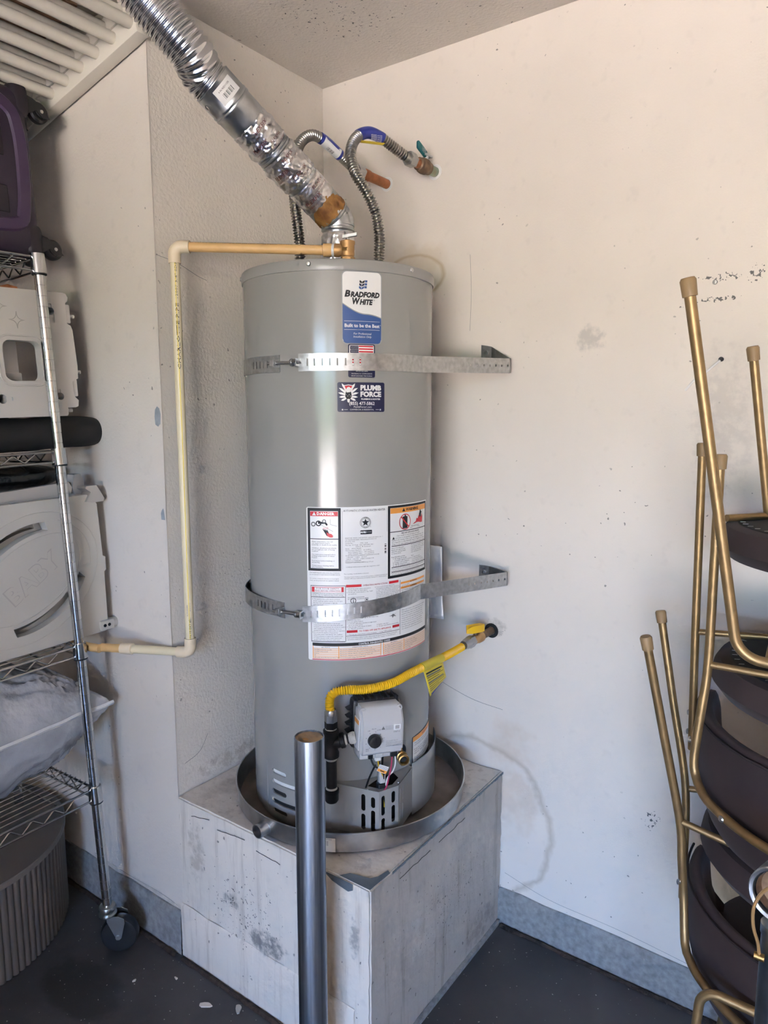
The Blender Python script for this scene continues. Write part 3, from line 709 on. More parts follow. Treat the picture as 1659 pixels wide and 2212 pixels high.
# danger panel
rect('frame_black', 1.4, 77.5, 1, 146, 'ink', 1); rect('panel_white', 7.3, 71.5, 8, 140, 'label_white', 2)
rect('band_red', 7.8, 71, 9, 19.5, 'red', 3); rect('rule_line', 7.3, 71.5, 71, 72.6, 'ink', 3)
lt('DANGER', 43, 14.2, 9.0, 'label_white', width=0.040, bold=0.0003)
MB().flat([(-0.0045, -0.0036), (0.0045, -0.0036), (0, 0.0042)], tmap(lx(17), lz(14.2), LR + .0012)).build('warning_triangle', 'label_white', il, smooth=False)
def lpoly(pts, x, y, mat, lev=4, name='drawing'): return MB().flat([(a / 1000, b / 1000) for a, b in pts], tmap(lx(x), lz(y), LR + 0.0003 * lev)).build(name, mat, il, smooth=False)
def ring(x, y, r0, r1, mat, lev=4, name='drawing', n=24):
    f = tmap(lx(x), lz(y), LR + 0.0003 * lev); vs = []
    for k in range(n): a = 2 * PI * k / n; vs += [f(r0 / 1000 * math.cos(a), r0 / 1000 * math.sin(a)), f(r1 / 1000 * math.cos(a), r1 / 1000 * math.sin(a))]
    return MB().add(vs, [(2 * k, 2 * k + 1, (2 * k + 3) % (2 * n), (2 * k + 2) % (2 * n)) for k in range(n)]).build(name, mat, il, smooth=False)
ring(15, 38, 3, 5.5, 'ink_soft'); ring(27, 36, 4, 6.5, 'ink'); ring(40, 31, 2.5, 4.5, 'ink_soft')
lpoly([(-11, 3), (7, 2), (11, -3), (10, -6), (7, -5), (5, -2), (-11, -2)], 37, 35, 'ink')
lpoly([(-0.3, 12), (0.3, 12), (0.3, 0), (15, -4), (15, -4.6), (-0.3, -0.6)], 54, 38, 'ink_soft')
lpoly([(-22, 6), (-21.6, 6.6), (8, -10), (7.6, -10.6)], 52, 44, 'ink_soft', 4)
lt('HOT', 43.5, 47.5, 6.5, 'red', width=0.012)
for k in range(4): lpoly([(-9 + k * 3.2, 9 - k * .6), (-7.5 + k * 3.2, 9.5 - k * .6), (4 + k, -5), (1 + k, -7)], 45, 58, 'ink')
lpoly([(-6, 6), (0, 3), (5, 2), (9, -2), (8, -6), (2, -6), (-4, -3)], 51, 62, 'red', 5)
para(['Water temperature over 125', 'can cause severe burns', 'instantly or death from scalds.', '', 'Children, disabled and elderly', 'are at highest risk of being', 'scalded.', '', 'See instruction manual before', 'setting temperature at water', 'heater.', '', 'Feel water before bathing or', 'showering.', '', 'Temperature limiting valves', 'are available.'], 10.5, 78, 4.0, 3.7, wd=58)
# middle: rating plate
lt('AUTOMATIC STORAGE WATER HEATER', 133, 7.6, 6.4, width=0.099)
rect('rule_line', 80.5, 81, 8, 143, 'ink_soft', 1); rect('rule_line', 187.8, 188.3, 4, 60, 'ink_soft', 1)
ring(133.7, 35.3, 9.8, 10.5, 'ink'); ring(133.7, 35.3, 12.0, 12.8, 'ink')
lpoly([(a * 1000, b * 1000) for a, b in star(0.0092)], 133.7, 35.3, 'ink')
lt('DESIGN', 133.7, 24.6, 2.4); lt('CERTIFIED', 133.7, 46.2, 2.2); lt('®', 146, 45, 3.2)
patch(lx(122), lx(149.5), lz(62.5), lz(53), LR + 0.0003, 0.0015, n=8).build('badge', 'ink', il)
lt('AHRI', 128.5, 57.6, 6, 'label_white', bold=0.0003); lt('CERTIFIED', 141.5, 57.6, 2.8, 'label_white')
rect('rating_sheet', 81.7, 188, 64.8, 142, 'label_white', 1)
para(['BRADFORD WHITE CORPORATION  www.bradfordwhite.com   1', '725 TALAMORE DRIVE  MIDDLEVILLE MI 49333 USA', 'Model No: RG2', 'Serial No:            S/N: -264', 'Man Cap:  40 US gal   Type: NATURAL GAS', '          151.4 Liter', 'Input:    40000 Btu/hr', 'Gas Pressure Manifold :   4.0 (inWC)', '     Inlet Supply Max :  14.0 (inWC)', '     Inlet Supply Min :   5.0 (inWC)', 'CLOSET INSTALLATION MINIMUM CLEARANCES IN INCHES', '  1 FRONT   0 SIDE    18 TOP', '  0 BACK    0 FLOOR    6 VENT CONNECTOR', 'ANSI Z21.10.1 STANDARD', 'Pressure: Test 300 psi, Working 150 psi'], 87, 70, 3.2, 4.05, wd=88)
para(['CATEGORY 1 NATURAL DRAFT', '', '', 'COMPLIES W/PROVISIONS BEFORE 10ng/J NOx ONLY'], 88, 126.5, 3.0, 3.6, wd=80)
para(['Pat or pending - bradfordwhite.com/patents', '', 'This water heater meets or exceeds all in portions of industry applicable law', 'minimum efficiency requirements at manifold. Standard 90.1 (latest edition)'], 84, 153, 3.2, 3.6, wd=104)
for k in range(7): rect('bar_mark', 181, 185.5, 88 + k * 3.4, 88 + k * 3.4 + (1.4, 2.6, 0.8, 2.2, 1.2, 2.7, 1.6)[k], 'ink', 3)
# warning panel
rect('frame_black', 190.2, 333.5, 1, 172.5, 'ink', 1); rect('panel_white', 196.2, 327.5, 6.5, 166, 'label_white', 2)
rect('band_orange', 196.6, 327, 7, 19.5, 'orange', 3)
lt('WARNING', 266, 13.2, 9.5, width=0.046, bold=0.0003); lpoly([(-5, -3.8), (5, -3.8), (0, 4.8)], 236, 13.2, 'ink', name='warning_triangle')
for y in (62, 95.5, 146, 157): rect('rule_line', 196.2 if y < 70 else 200, 327.5, y, y + 1.7, 'ink', 3)
lpoly([(-8, -15), (8, -15), (8, 13), (4, 13), (2, 17), (-1, 17), (-2, 13), (-8, 13)], 240.5, 42, 'ink')
ring(240.5, 41.7, 17, 19, 'red', 5, n=32); lpoly([(-13.3, 11.2), (-11.2, 13.3), (13.3, -11.2), (11.2, -13.3)], 240.5, 41.7, 'red', 5)
lpoly([(-22, -8), (20, -8), (21, 5), (18, 14), (15, 6), (11, 16), (8, 6), (3, 12), (-1, 2), (-6, 5), (-10, -3)], 290, 42, 'red', 4)
lpoly([(-3, -7), (3, -7), (4, 0), (7, 5), (3, 6), (1, 10), (-2, 10), (-4, 4), (-6, 0)], 300, 29, 'ink', 5)
lt('Flammable liquids', 278, 54.5, 4.5, width=0.030); lpoly([(-20, 0), (-20, .7), (20, .7), (20, 0)], 278, 58.5, 'ink_soft')
lt('FIRE AND EXPLOSION HAZARD', 262, 68, 5, width=0.066, bold=0.0001)
para(['         Can result in serious injury or death', '    Do not store or use gasoline or other flammable vapors and', 'liquids in the vicinity of this or any other appliance. Storage or', 'use of gasoline or other flammable vapors or liquids in the vicinity', 'of this or any other appliance can result in serious injury or death.'], 200, 73, 4.4, 4.9, wd=124)
lpoly([(-3.5, -3), (3.5, -3), (0, 3.5)], 205, 77.5, 'ink', name='warning_triangle')
para(['Vapors from flammable', 'liquids can explode and', 'catch fire causing death', 'or severe burns.', '', 'Keep flammable products', '   1. far away from any', '      possible ignition source,', '   2. in approved containers,', '   3. tightly closed and', '   4. out of children\'s reach.'], 199, 101, 4.0, 4.3, wd=56)
para(['Do not use or store flammable products', 'such as gasoline, solvents, or adhesives', 'in the same room or area near the water', 'heater or any other appliance, or', 'any possible ignition source.', '', 'Vapors:', '   1. cannot be seen,', '   2. are heavier than air,', '   3. go a long way on the floor,', '   4. can be carried from other rooms'], 262, 100, 4.0, 4.3, wd=62)
para(['Water heaters in residential garages must be located and mounted for', 'protection by posts or barriers from physical damage.'], 199, 150.5, 3.4, 3.9, wd=122)
para(['Read and follow water heater warnings and instructions. If owner\'s', 'manual is missing, contact the retailer or manufacturer.'], 199, 160.6, 3.3, 3.6, wd=122)
para(['Fuel supply tag and codes at the time of delivery.', 'Do not attempt to repair burner or modify controls.', '', 'For service contact the factory or a local agent.', 'Parts: see list packed with the appliance manual.'], 5, 150, 3.2, 4.6, wd=70)
# lower half
for x in (6.3, 86.2, 225.6): rect('rule_line', x, x + 1.1, 180, 313, 'ink', 1, n=2)
rect('rule_line', 6.3, 86, 180, 181.2, 'ink', 1); rect('rule_line', 6.3, 86, 207, 208, 'ink', 1); rect('rule_line', 6.3, 86, 312.5, 314, 'ink', 1)
rect('band_red', 9, 83, 183.5, 195.5, 'red', 1); rect('panel_white', 15.5, 77.5, 184.5, 194.8, 'label_white', 2)
lt('FOR YOUR SAFETY', 46, 187.2, 5.0, 'maroon', width=0.052); lt('READ BEFORE OPERATING', 46, 192.2, 5.0, 'maroon', width=0.058)
para(['WARNING: If you do not follow these instructions', 'exactly, a fire or explosion may result causing', 'property damage, personal injury or loss of life.'], 9.5, 198.6, 3.6, 3.7, wd=75)
para(['A. This appliance has a pilot which is lit by an', '   electric spark gas ignition system. Do not open', '   the inner door and attempt to light the', '   pilot by hand.', 'B. BEFORE LIGHTING smell all around the', '   appliance area for gas. Be sure to smell next', '   to the floor because some gas is heavier', '   than air and will settle on the floor.', '   WHAT TO DO IF YOU SMELL GAS', '   Do not try to light any appliance.', '   Do not touch any electric switch.', '   If you cannot reach your gas supplier, call', '   the fire department.', 'C. Use only your hand to push in or turn the gas', '   control knob. Never use tools. If the knob will', '   not push in or turn by hand, do not try to repair it,', '   call a qualified service technician. Force or', '   attempted repair may result in a fire or explosion.', 'D. Do not use this appliance if any part has', '   been under water. Immediately call a qualified', '   service technician to inspect the appliance and', '   to replace any part of the control system and', '   any gas control which has been under water.'], 9.5, 212, 3.5, 4.4, wd=75)
rect('band_red', 88, 221, 178.5, 184.5, 'red', 1); rect('panel_white', 124, 193, 178, 185, 'label_white', 2)
lt('OPERATING INSTRUCTIONS', 158, 181.6, 5.2, 'maroon', width=0.062, bold=0.0001)
para(['1. STOP! Read the safety information', '   at the left on this label.', '2. Set the gas control knob to the "OFF"', '   position.', '', '   GAS CONTROL KNOB SHOWN', '   IN THE "OFF" POSITION'], 89, 188.5, 3.5, 4.0, wd=62)
para(['8. Depress and hold in gas control knob.', '   Immediately press igniter button until you see', '   a "click" sound, then release. Continue to hold', '   down the gas control knob for about one (1)', '   minute after the pilot is lit. Release the gas', '   control knob it should pop back out. Check to', '   see if the pilot is lit through the sight glass.', '   If the pilot goes out, repeat steps 3 through 8.', '9. If gas control knob does not pop out when'], 156, 188, 3.5, 3.9, wd=66)
ring(104.6, 216.3, 5.2, 6.6, 'ink'); lpoly([(-1, -5), (1, -5), (.4, 4.6), (-.4, 4.6)], 104.6, 216.3, 'ink')
rect('drawing', 132, 140, 211, 219, 'ink_soft', 1); rect('drawing', 133, 139, 212, 218, 'label_white', 2); lpoly([(-2, -1.8), (2, -1.8), (1.4, 1.6), (-1.4, 1.6)], 136, 215, 'ink')
para(['   If you don\'t smell gas, go to the next step.', '4. Remove outer door.', '5. Locate igniter button.', '6. Look into sight glass window on right inner', '   door to view pilot.', '7. Turn the gas control knob clockwise', '   to "PILOT" position.'], 89, 258, 3.5, 4.1, wd=72)
para(['10. Replace outer door.', '11. Turn gas control knob to desired setting.'], 160, 278, 3.5, 4.1, wd=60)
lpoly([(-8, 0), (0, 1), (4, 4), (8, 2), (14, 5), (8, 1), (14, -3), (6, -2), (3, -6), (1, -1)], 200, 262, 'ink_soft')
rect('band_red', 89, 223.5, 286.5, 292.5, 'red', 1); rect('panel_white', 114, 203, 286, 293, 'label_white', 2)
lt('TO TURN OFF GAS TO APPLIANCE', 158, 289.7, 5.2, 'red', width=0.080, bold=0.0001)
para(['1. Turn the gas control knob counterclockwise        to the "OFF" position.'], 90, 296.5, 3.5, 4, wd=110)
rect('rule_line', 88, 224, 299.5, 300.5, 'ink', 1)
para(['Read and follow water heater Warnings and Instructions. If Instructions and', 'operation instructions are missing, contact the retailer or manufacturer.'], 90, 304, 3.6, 4.2, wd=125)
for y, b in ((185.5, 'WARNING'), (197, 'WARNING')):
    rect('band_orange', 228, 326, y, y + 5, 'orange', 1); lt(b, 276, y + 2.6, 4.2, bold=0.0001); lpoly([(-2, -1.6), (2, -1.6), (0, 2)], 262, y + 2.6, 'ink', name='warning_triangle')
para(['FOR YOUR SAFETY', 'Do not store or use gasoline or other flammable', 'materials in the area.'], 231, 193.5, 3.3, 3.3, wd=80)
para(['HOT WATER CAN SCALD. Check the water before use.', 'Water over 125 F (52 C) can cause severe burns', 'instantly, or death (see 120 F, 150 F, 152 C).', 'Installer: set the valve to the lowest mark first.', 'Keep area clear of lint, paper and dust at all', 'times and never block the flow of air to the unit.'], 230, 205.5, 3.5, 4.4, wd=92)
para(['Make sure heater is full of water before lighting.', 'This appliance must be installed by a licensed', 'plumber in line with local codes and permits.', 'Vent to the outdoors only with approved pipe.', 'Temperature and relief valve must be piped to', 'a drain; leave the end of the line open to air.', 'Inspect the anode rod once a year and flush', 'the tank every six months to clear sediment.', 'Shut off the gas supply before any service.', 'Use only parts made for this model of heater.'], 230, 254, 3.5, 5.2, wd=96)
rect('band_black', 8.8, 336, 316.5, 324, 'ink', 1)
lt('CONTROL DIAGNOSTIC CODES', 156, 320.3, 6.0, 'label_white', width=0.080, bold=0.0002)
rect('table_tint', 9.5, 172, 324.2, 353.5, 'peach', 1); rect('table_tint', 177, 335, 324.2, 353.5, 'peach', 1)
for x in (9.5, 69.5, 170.5, 177, 238): rect('table_rule', x, x + 1.6, 324.2, 353.5, 'orange', 3, n=2)
rect('table_head', 11.5, 69, 325, 329.0, 'label_white', 2); rect('table_head', 71.5, 170, 325, 329.0, 'label_white', 2)
for k in range(6):
    y = 329.2 + k * 4.8; rect('table_rule', 9.5, 172, y, y + 0.7, 'orange', 3); rect('table_rule', 177, 335, y, y + 0.7, 'orange', 3)
lt('LED STATUS', 40, 327, 3.6); lt('OPERATIONAL STATUS', 120, 327, 3.6); lt('LED STATUS', 207, 327, 3.6)
para(['One flash every four seconds', 'One flash every second', 'Solid On', 'OFF', 'LED solid: Green-Normal operation. Yellow-Low thermopile voltage. Red-Valve fault.'], 12.5, 332, 3.1, 4.8, wd=120)
para(['Not an error. Indicates pilot is lit and main burner is off.', 'Not an error. Indicates main valve is open and main burner is lit.', 'Not an error. Indicates that the control is in shutdown mode. Pilot is off.', 'Not an error. Indicates control is in OFF mode. Pilot is off.'], 73, 332, 3.1, 4.8, wd=94)
para(['Two flashes and three second pause', 'Three flashes and three second pause', 'Four flashes and three second pause', 'Six flashes and three second pause', 'Seven flashes and three second pause'], 181, 332, 3.1, 4.8, wd=52)
para(['Low thermopile voltage', 'Insufficient water heating', 'Excessive tank temperature', 'Controller fault', 'Sensor fault'], 241, 332, 3.1, 4.8, wd=46)
rect('band_red', 8, 336, 355.6, 357.6, 'red', 1)
# plain sleeve: papers behind, small warning label
sw = patch(-2.6, 26.5, 0.6055, 0.6775, TR_ + 0.0005, 0.003).build('side_warning_label', 'ink', WH, label='small white warning label with an orange band')
patch(-1.9, 25.8, 0.607, 0.676, TR_ + 0.0008, 0.0025).build('panel_white', 'label_white', sw)
patch(-1.9, 25.8, 0.664, 0.676, TR_ + 0.0011).build('band_orange', 'orange', sw)
text_mb('WARNING', 0.008, tmap(14, 0.670, TR_ + .0014), res=1).build('lettering', 'maroon', sw, smooth=False, fixn=False)
mbp = MB()
for k, l in enumerate(['This water heater requires', 'combustion and ventilation air.', '', 'Keep the area around the base', 'clear and free of flammable', 'liquids, lint, dust and oil.', '', 'Do not block the openings at', 'the bottom of the jacket.', 'See the manual.']):
    if l:
        t_ = text_mb(l, 0.0058, tmap(-0.6, 0.659 - k * 0.0054, TR_ + .0014), align='LEFT', res=1, width=0.098 * len(l) / 31); mbp.add(t_.v, t_.f)
mbp.build('fine_print', 'ink_soft', sw, smooth=False, kind='stuff', fixn=False)

# --- burner cover: folded sheet with slots
def pol(az, r): a = math.radians(az); return V((TCX + r * math.cos(a), TCY + r * math.sin(a), 0))
zt_, zb_ = 0.610, 0.494
plan = [(-57.5, 0.2385), (-34.5, 0.300), (-24.0, 0.292), (-6.5, 0.2475)]
pts = [pol(*p) for p in plan] + [pol(a, 0.2475 + (a + 6.5) * 0.0001) for a in range(0, 47, 6)]
def plate(name, p0, p1, slots, z0=zb_, z1=zt_, th=0.0016, parent=WH):
    d = (p1 - p0); L = d.length; d.normalize(); n = V((d.y, -d.x, 0))
    if n.dot(p0 - V((TCX, TCY, 0))) < 0: n = -n
    o = MB().prism([(0, z0), (L, z0), (L, z1), (0, z1)], lambda x, y: p0 + d * x + V((0, 0, y)), lambda x, y: p0 + d * x - n * th + V((0, 0, y))).build(name, 'tank_cap', parent)
    cs = []
    for u, wd, a, b in slots:
        r = wd / 2; poly = [(u * L + r * math.cos(PI * k / 8), b - r + r * math.sin(PI * k / 8)) for k in range(9)] + [(u * L - r * math.cos(PI * k / 8), a + r - r * math.sin(PI * k / 8)) for k in range(9)]
        cs.append(MB().prism(poly, lambda x, y: p0 + d * x + n * 0.004 + V((0, 0, y)), lambda x, y: p0 + d * x - n * 0.006 + V((0, 0, y))))
    if cs: cut(o, cs)
    return o
cov = plate('burner_cover', pts[0], pts[1], [(0.68, 0.0105, 0.555, 0.597), (0.68, 0.0105, 0.508, 0.548), (0.88, 0.0105, 0.567, 0.594), (0.88, 0.0105, 0.507, 0.561)])
plate('cover_panel', pts[1], pts[2], [(0.22, 0.0105, 0.548, 0.597), (0.22, 0.0105, 0.504, 0.541), (0.74, 0.0105, 0.571, 0.600), (0.74, 0.0105, 0.522, 0.565)], parent=cov)
plate('cover_panel', pts[2], pts[3], [(0.10, 0.004, 0.56, 0.597), (0.10, 0.004, 0.510, 0.55), (0.30, 0.004, 0.56, 0.597), (0.30, 0.004, 0.510, 0.55)], parent=cov)
band = MB(); arc = [pol(a, 0.2475 + max(0, a + 6.5) * 0.00012) for a in [-6.5 + k * 2.7 for k in range(20)]]
vs = []; fs = []
for p in arc:
    n = (p - V((TCX, TCY, 0))).normalized(); vs += [p + V((0, 0, 0.484)), p + V((0, 0, 0.620)), p - n * 0.0016 + V((0, 0, 0.620)), p - n * 0.0016 + V((0, 0, 0.484))]
for i in range(len(arc) - 1):
    for k in range(4): fs.append((4 * i + k, 4 * i + (k + 1) % 4, 4 * i + 4 + (k + 1) % 4, 4 * i + 4 + k))
fs += [(0, 3, 2, 1), tuple(4 * (len(arc) - 1) + k for k in range(4))]
band.add(vs, fs).build('cover_band', 'tank_paint', cov)
MB().flat([(p.x, p.y) for p in [pts[0], pts[1], pts[2], pts[3]] + [pol(a, 0.2335) for a in (-6, -15, -19)] + [pol(-20, 0.262), pol(-26, 0.281), pol(-34, 0.283), pol(-38, 0.266), pol(-33, 0.250), pol(-26, 0.236)] + [pol(a, 0.2335) for a in (-30, -40, -50, -57)]], lambda x, y: V((x, y, zt_))).build('cover_top', 'tank_cap', cov)
patch(-52, -8, 0.490, 0.608, TR_ + 0.0015).build('burner_shade_patch', 'dark_in', WH)  # dark patch on the jacket, painting the shade behind the cover slots
for az, z in ((-38.6, 0.6125), (-22.5, 0.6125)):
    p = pol(az, 0.280); MB().lathe([(0.003, 0.0), (0.0025, 0.0015), (0, 0.002)], (p.x, p.y, zt_), (0, 0, 1), 10).build('screw', 'nut_steel', cov)
p = tz(18, 0.496, 0.234); MB().lathe([(0.004, 0.0), (0.0035, 0.003), (0, 0.004)], p, (p - V((TCX, TCY, p.z))), 10).build('screw', 'screw', WH)

# --- gas control valve
gv = thing('gas_control_valve', 'light grey gas control box with black knob on water heater', 'gas valve', tz(-33.5, 0.76, 0.27))
ga = math.radians(-33.8); GN = V((math.cos(ga), math.sin(ga), 0)); GT = V((-math.sin(ga), math.cos(ga), 0)); GO = V((TCX, TCY, 0.763))
def gm(p): return GO + GT * p[0] + GN * p[1] + V((0, 0, p[2]))       # x right, y outward, z up
tilt = math.radians(-2.5)
def gmt(p): x, z = p[0], p[2]; return gm((x * math.cos(tilt) - z * math.sin(tilt), p[1], x * math.sin(tilt) + z * math.cos(tilt)))
# cover with sloped brow: profile in (outward, up)
prof = [(0.268, -0.053), (0.312, -0.053), (0.317, -0.048), (0.317, 0.018), (0.315, 0.024), (0.300, 0.052), (0.294, 0.056), (0.268, 0.056)]
bm = bmesh.new(); ring_ = []
for sx in (-0.0525, 0.0525):
    ring_.append([bm.verts.new((sx, y, z)) for y, z in prof])
bm.faces.new(ring_[0]); bm.faces.new(list(reversed(ring_[1])))
for i in range(len(prof)): j = (i + 1) % len(prof); bm.faces.new((ring_[0][i], ring_[1][i], ring_[1][j], ring_[0][j]))
bmesh.ops.recalc_face_normals(bm, faces=bm.faces); bmesh.ops.bevel(bm, geom=[e for e in bm.edges if abs(e.verts[0].co.x) == abs(e.verts[1].co.x) and (e.verts[0].co.x == e.verts[1].co.x)], offset=0.006, segments=3, affect='EDGES')
gcv = MB().bm(bm, gmt).build('valve_cover', 'valve_grey', gv)
MB().rbox((-0.058, 0.238, -0.055), (0.058, 0.270, 0.063), 0.008, 2, gmt).build('valve_housing', 'black_plastic', gv)
for k in range(7):
    MB().rbox((-0.050 + k * 0.0155, 0.244, 0.060), (-0.0465 + k * 0.0155, 0.274, 0.068), 0.001, 1, gmt).build('cooling_fin', 'black_plastic', gv)
for k in range(4):
    z = 0.035 - k * 0.018
    MB().prism([(0, 0), (-0.012, 0.004), (0, 0.009)], lambda x, y: gmt((-0.0575 + x, 0.246, z + y)), lambda x, y: gmt((-0.0575 + x, 0.264, z + y))).build('cooling_fin', 'black_plastic', gv)
kn = MB().lathe([(0.0150, 0.0), (0.0150, 0.009), (0.0138, 0.0125), (0.010, 0.0135), (0.0, 0.013)], gmt((-0.021, 0.317, -0.016)), GN, 28).build('knob', 'black_plastic', gv)
MB().rbox((-0.0012, 0, 0.002), (0.0012, 0.002, 0.011), 0.0004, 1, lambda p: gmt((-0.021 + p[0] * 1, 0.3296 + p[1], -0.016 + p[2]))).build('knob_mark', 'iron', kn)
for k in range(9):
    a = math.radians(120 - k * 40); c0 = (-0.021 + 0.0185 * math.cos(a), -0.016 + 0.0185 * math.sin(a)); d = (math.cos(a), math.sin(a))
    MB().flat([(c0[0] + d[0] * 0.0025 * i - d[1] * 0.0004 * j, c0[1] + d[1] * 0.0025 * i + d[0] * 0.0004 * j) for i, j in ((0, -1), (1, -1), (1, 1), (0, 1))], lambda x, z: gmt((x, 0.3176, z))).build('dial_tick', 'ink', gcv, smooth=False)
def gtext(b, x, z, s, mat='ink', **kw): return text_mb(b, s, lambda u, v: gmt((x + u, 0.3176, z + v)), res=1, **kw).build('lettering', mat, gcv, smooth=False, fixn=False)
gtext('OFF', -0.034, 0.007, 0.0038); gtext('PILOT', -0.022, 0.0105, 0.0038); gtext('LOW', -0.010, 0.007, 0.0038); gtext('HOT', 0.001, -0.014, 0.0035)
gtext('VERY', -0.036, -0.036, 0.0034); gtext('HOT', -0.036, -0.040, 0.0034); gtext('A', -0.005, -0.034, 0.0034); gtext('B', -0.018, -0.039, 0.0034); gtext('STATUS', 0.0335, -0.0015, 0.0045)
for k, l in enumerate(['TO LIGHT PILOT', 'Turn knob to pilot, push knob in', 'Hold knob in and push igniter', 'until pilot lights then release']): gtext(l, 0.0085, -0.022 - k * 0.0038, 0.0038, 'ink_soft', align='LEFT')
for k, l in enumerate(['Hot water can scald', 'See owner manual for', 'scald hazard note']): gtext(l, 0.006, 0.0135 - k * 0.0034, 0.0032, 'ink_soft', align='LEFT')
MB().flat([(-0.0045, -0.003), (0.0045, -0.003), (0, 0.005)], lambda x, z: gmt((0.0005 + x, 0.3175, 0.0095 + z))).build('warning_triangle', 'ink_soft', gcv, smooth=False)
MB().rbox((0.025, 0.3165, 0.003), (0.043, 0.3190, 0.017), 0.0015, 2, gmt).build('status_window', 'label_white', gv)
MB().rbox((0.0285, 0.3180, 0.0055), (0.0395, 0.3196, 0.0145), 0.001, 1, gmt).build('status_lens', 'clear_grey', gv)
for sx in (-0.0435, 0.0445):
    MB().lathe([(0.0078, -0.004), (0.0078, 0.002), (0.006, 0.003), (0.0045, 0.001), (0.0, 0.001)], gmt((sx, 0.2985, 0.0475)), GN, 18).build('screw_boss', 'valve_grey', gv)
    MB().lathe([(0.004, 0.0), (0.0038, 0.002), (0.002, 0.003), (0, 0.0028)], gmt((sx, 0.299, 0.0475)), GN, 12).build('screw', 'screw', gv)
sd_ = MB().rbox((-0.0545, 0.275, -0.042), (-0.0522, 0.308, 0.030), 0.001, 1, gmt).build('side_label', 'label_white', gv)
MB().rbox((-0.0552, 0.277, 0.018), (-0.0545, 0.306, 0.028), 0.0003, 1, gmt).build('side_label_band', 'orange', sd_)
base = MB().rbox((-0.050, 0.262, -0.066), (0.046, 0.306, -0.050), 0.004, 2, gmt).build('valve_base', 'valve_grey', gv)
MB().rbox((-0.030, 0.300, -0.064), (-0.019, 0.311, -0.051), 0.001, 1, gmt).build('connector', 'black_plastic', gv)
MB().rbox((-0.014, 0.300, -0.063), (0.004, 0.312, -0.050), 0.0015, 1, gmt).build('connector', 'valve_grey', gv)
MB().rbox((-0.013, 0.302, -0.071), (0.001, 0.311, -0.060), 0.001, 1, gmt).build('connector', 'wire_white', gv)
MB().rbox((0.024, 0.300, -0.064), (0.040, 0.313, -0.045), 0.001, 1, gmt).build('connector', 'black_plastic', gv)
def wire(pts, r, mat, nm='wire'): return MB().sweep(catmull([gm(p) for p in pts], 0.004), r, 8).build(nm, mat, gv)
wire([(0.026, 0.307, -0.060), (0.024, 0.309, -0.085), (0.018, 0.306, -0.12), (0.014, 0.300, -0.145), (0.008, 0.282, -0.168)], 0.0017, 'wire_red')
wire([(0.033, 0.307, -0.060), (0.034, 0.308, -0.085), (0.030, 0.303, -0.105), (0.020, 0.294, -0.125), (0.018, 0.284, -0.155)], 0.0017, 'wire_white')
wire([(-0.008, 0.307, -0.068), (-0.007, 0.306, -0.080), (0.000, 0.300, -0.10), (0.016, 0.284, -0.135), (0.018, 0.276, -0.165), (0.020, 0.272, -0.21)], 0.0014, 'wire_yellow')
wire([(-0.006, 0.306, -0.068), (-0.003, 0.305, -0.082), (0.004, 0.300, -0.10), (0.012, 0.290, -0.125), (0.014, 0.278, -0.165), (0.024, 0.274, -0.21)], 0.0016, 'black_plastic')
wire([(-0.026, 0.306, -0.062), (-0.020, 0.309, -0.078), (-0.010, 0.309, -0.088), (0.004, 0.304, -0.102), (0.009, 0.300, -0.112)], 0.0021, 'black_plastic')
wire([(-0.012, 0.300, -0.085), (-0.018, 0.288, -0.11), (-0.022, 0.276, -0.135), (-0.026, 0.270, -0.156)], 0.0022, 'iron', 'gas_tube')
wire([(0.006, 0.285, -0.062), (0.007, 0.276, -0.10), (0.007, 0.268, -0.15), (0.006, 0.262, -0.19)], 0.0040, 'galv', 'gas_tube')
wire([(0.013, 0.283, -0.062), (0.013, 0.276, -0.10), (0.013, 0.266, -0.15)], 0.0026, 'iron', 'gas_tube')
MB().rbox((0.002, 0.276, -0.140), (0.017, 0.290, -0.108), 0.002, 1, gm).build('wire_clip', 'valve_grey', gv)
MB().rbox((0.000, 0.268, -0.163), (0.020, 0.288, -0.143), 0.002, 1, gm).build('igniter_plug', 'black_plastic', gv)
# printed flag tag round the cable
tg = MB().prism([(-0.014, 0.0), (0.008, -0.0125), (0.016, 0.0035), (-0.006, 0.0145)], lambda x, y: gm((0.000 + x, 0.3135, -0.092 + y)), lambda x, y: gm((0.000 + x, 0.3128, -0.092 + y))).build('cable_tag', 'label_white', gv)
MB().flat([(-0.0132, 0.0005), (0.0085, -0.0118), (0.0115, -0.006), (-0.010, 0.006)], lambda x, y: gm((x, 0.3138, -0.092 + y))).build('tag_band', 'orange', tg, smooth=False)
for k in range(3): MB().flat([(-0.0085 + k * .001, 0.0078 + k * .0022), (0.0115 + k * .001, -0.0035 + k * .0022), (0.0118 + k * .001, -0.0029 + k * .0022), (-0.0082 + k * .001, 0.0084 + k * .0022)], lambda x, y: gm((x, 0.3138, -0.092 + y))).build('print_line', 'ink_soft', tg, smooth=False)
MB().flat([(-0.006, -0.0012), (0.004, -0.0070), (0.005, -0.0052), (-0.005, 0.0006)], lambda x, y: gm((x, 0.3141, -0.092 + y))).build('print_line', 'ink', tg, smooth=False)
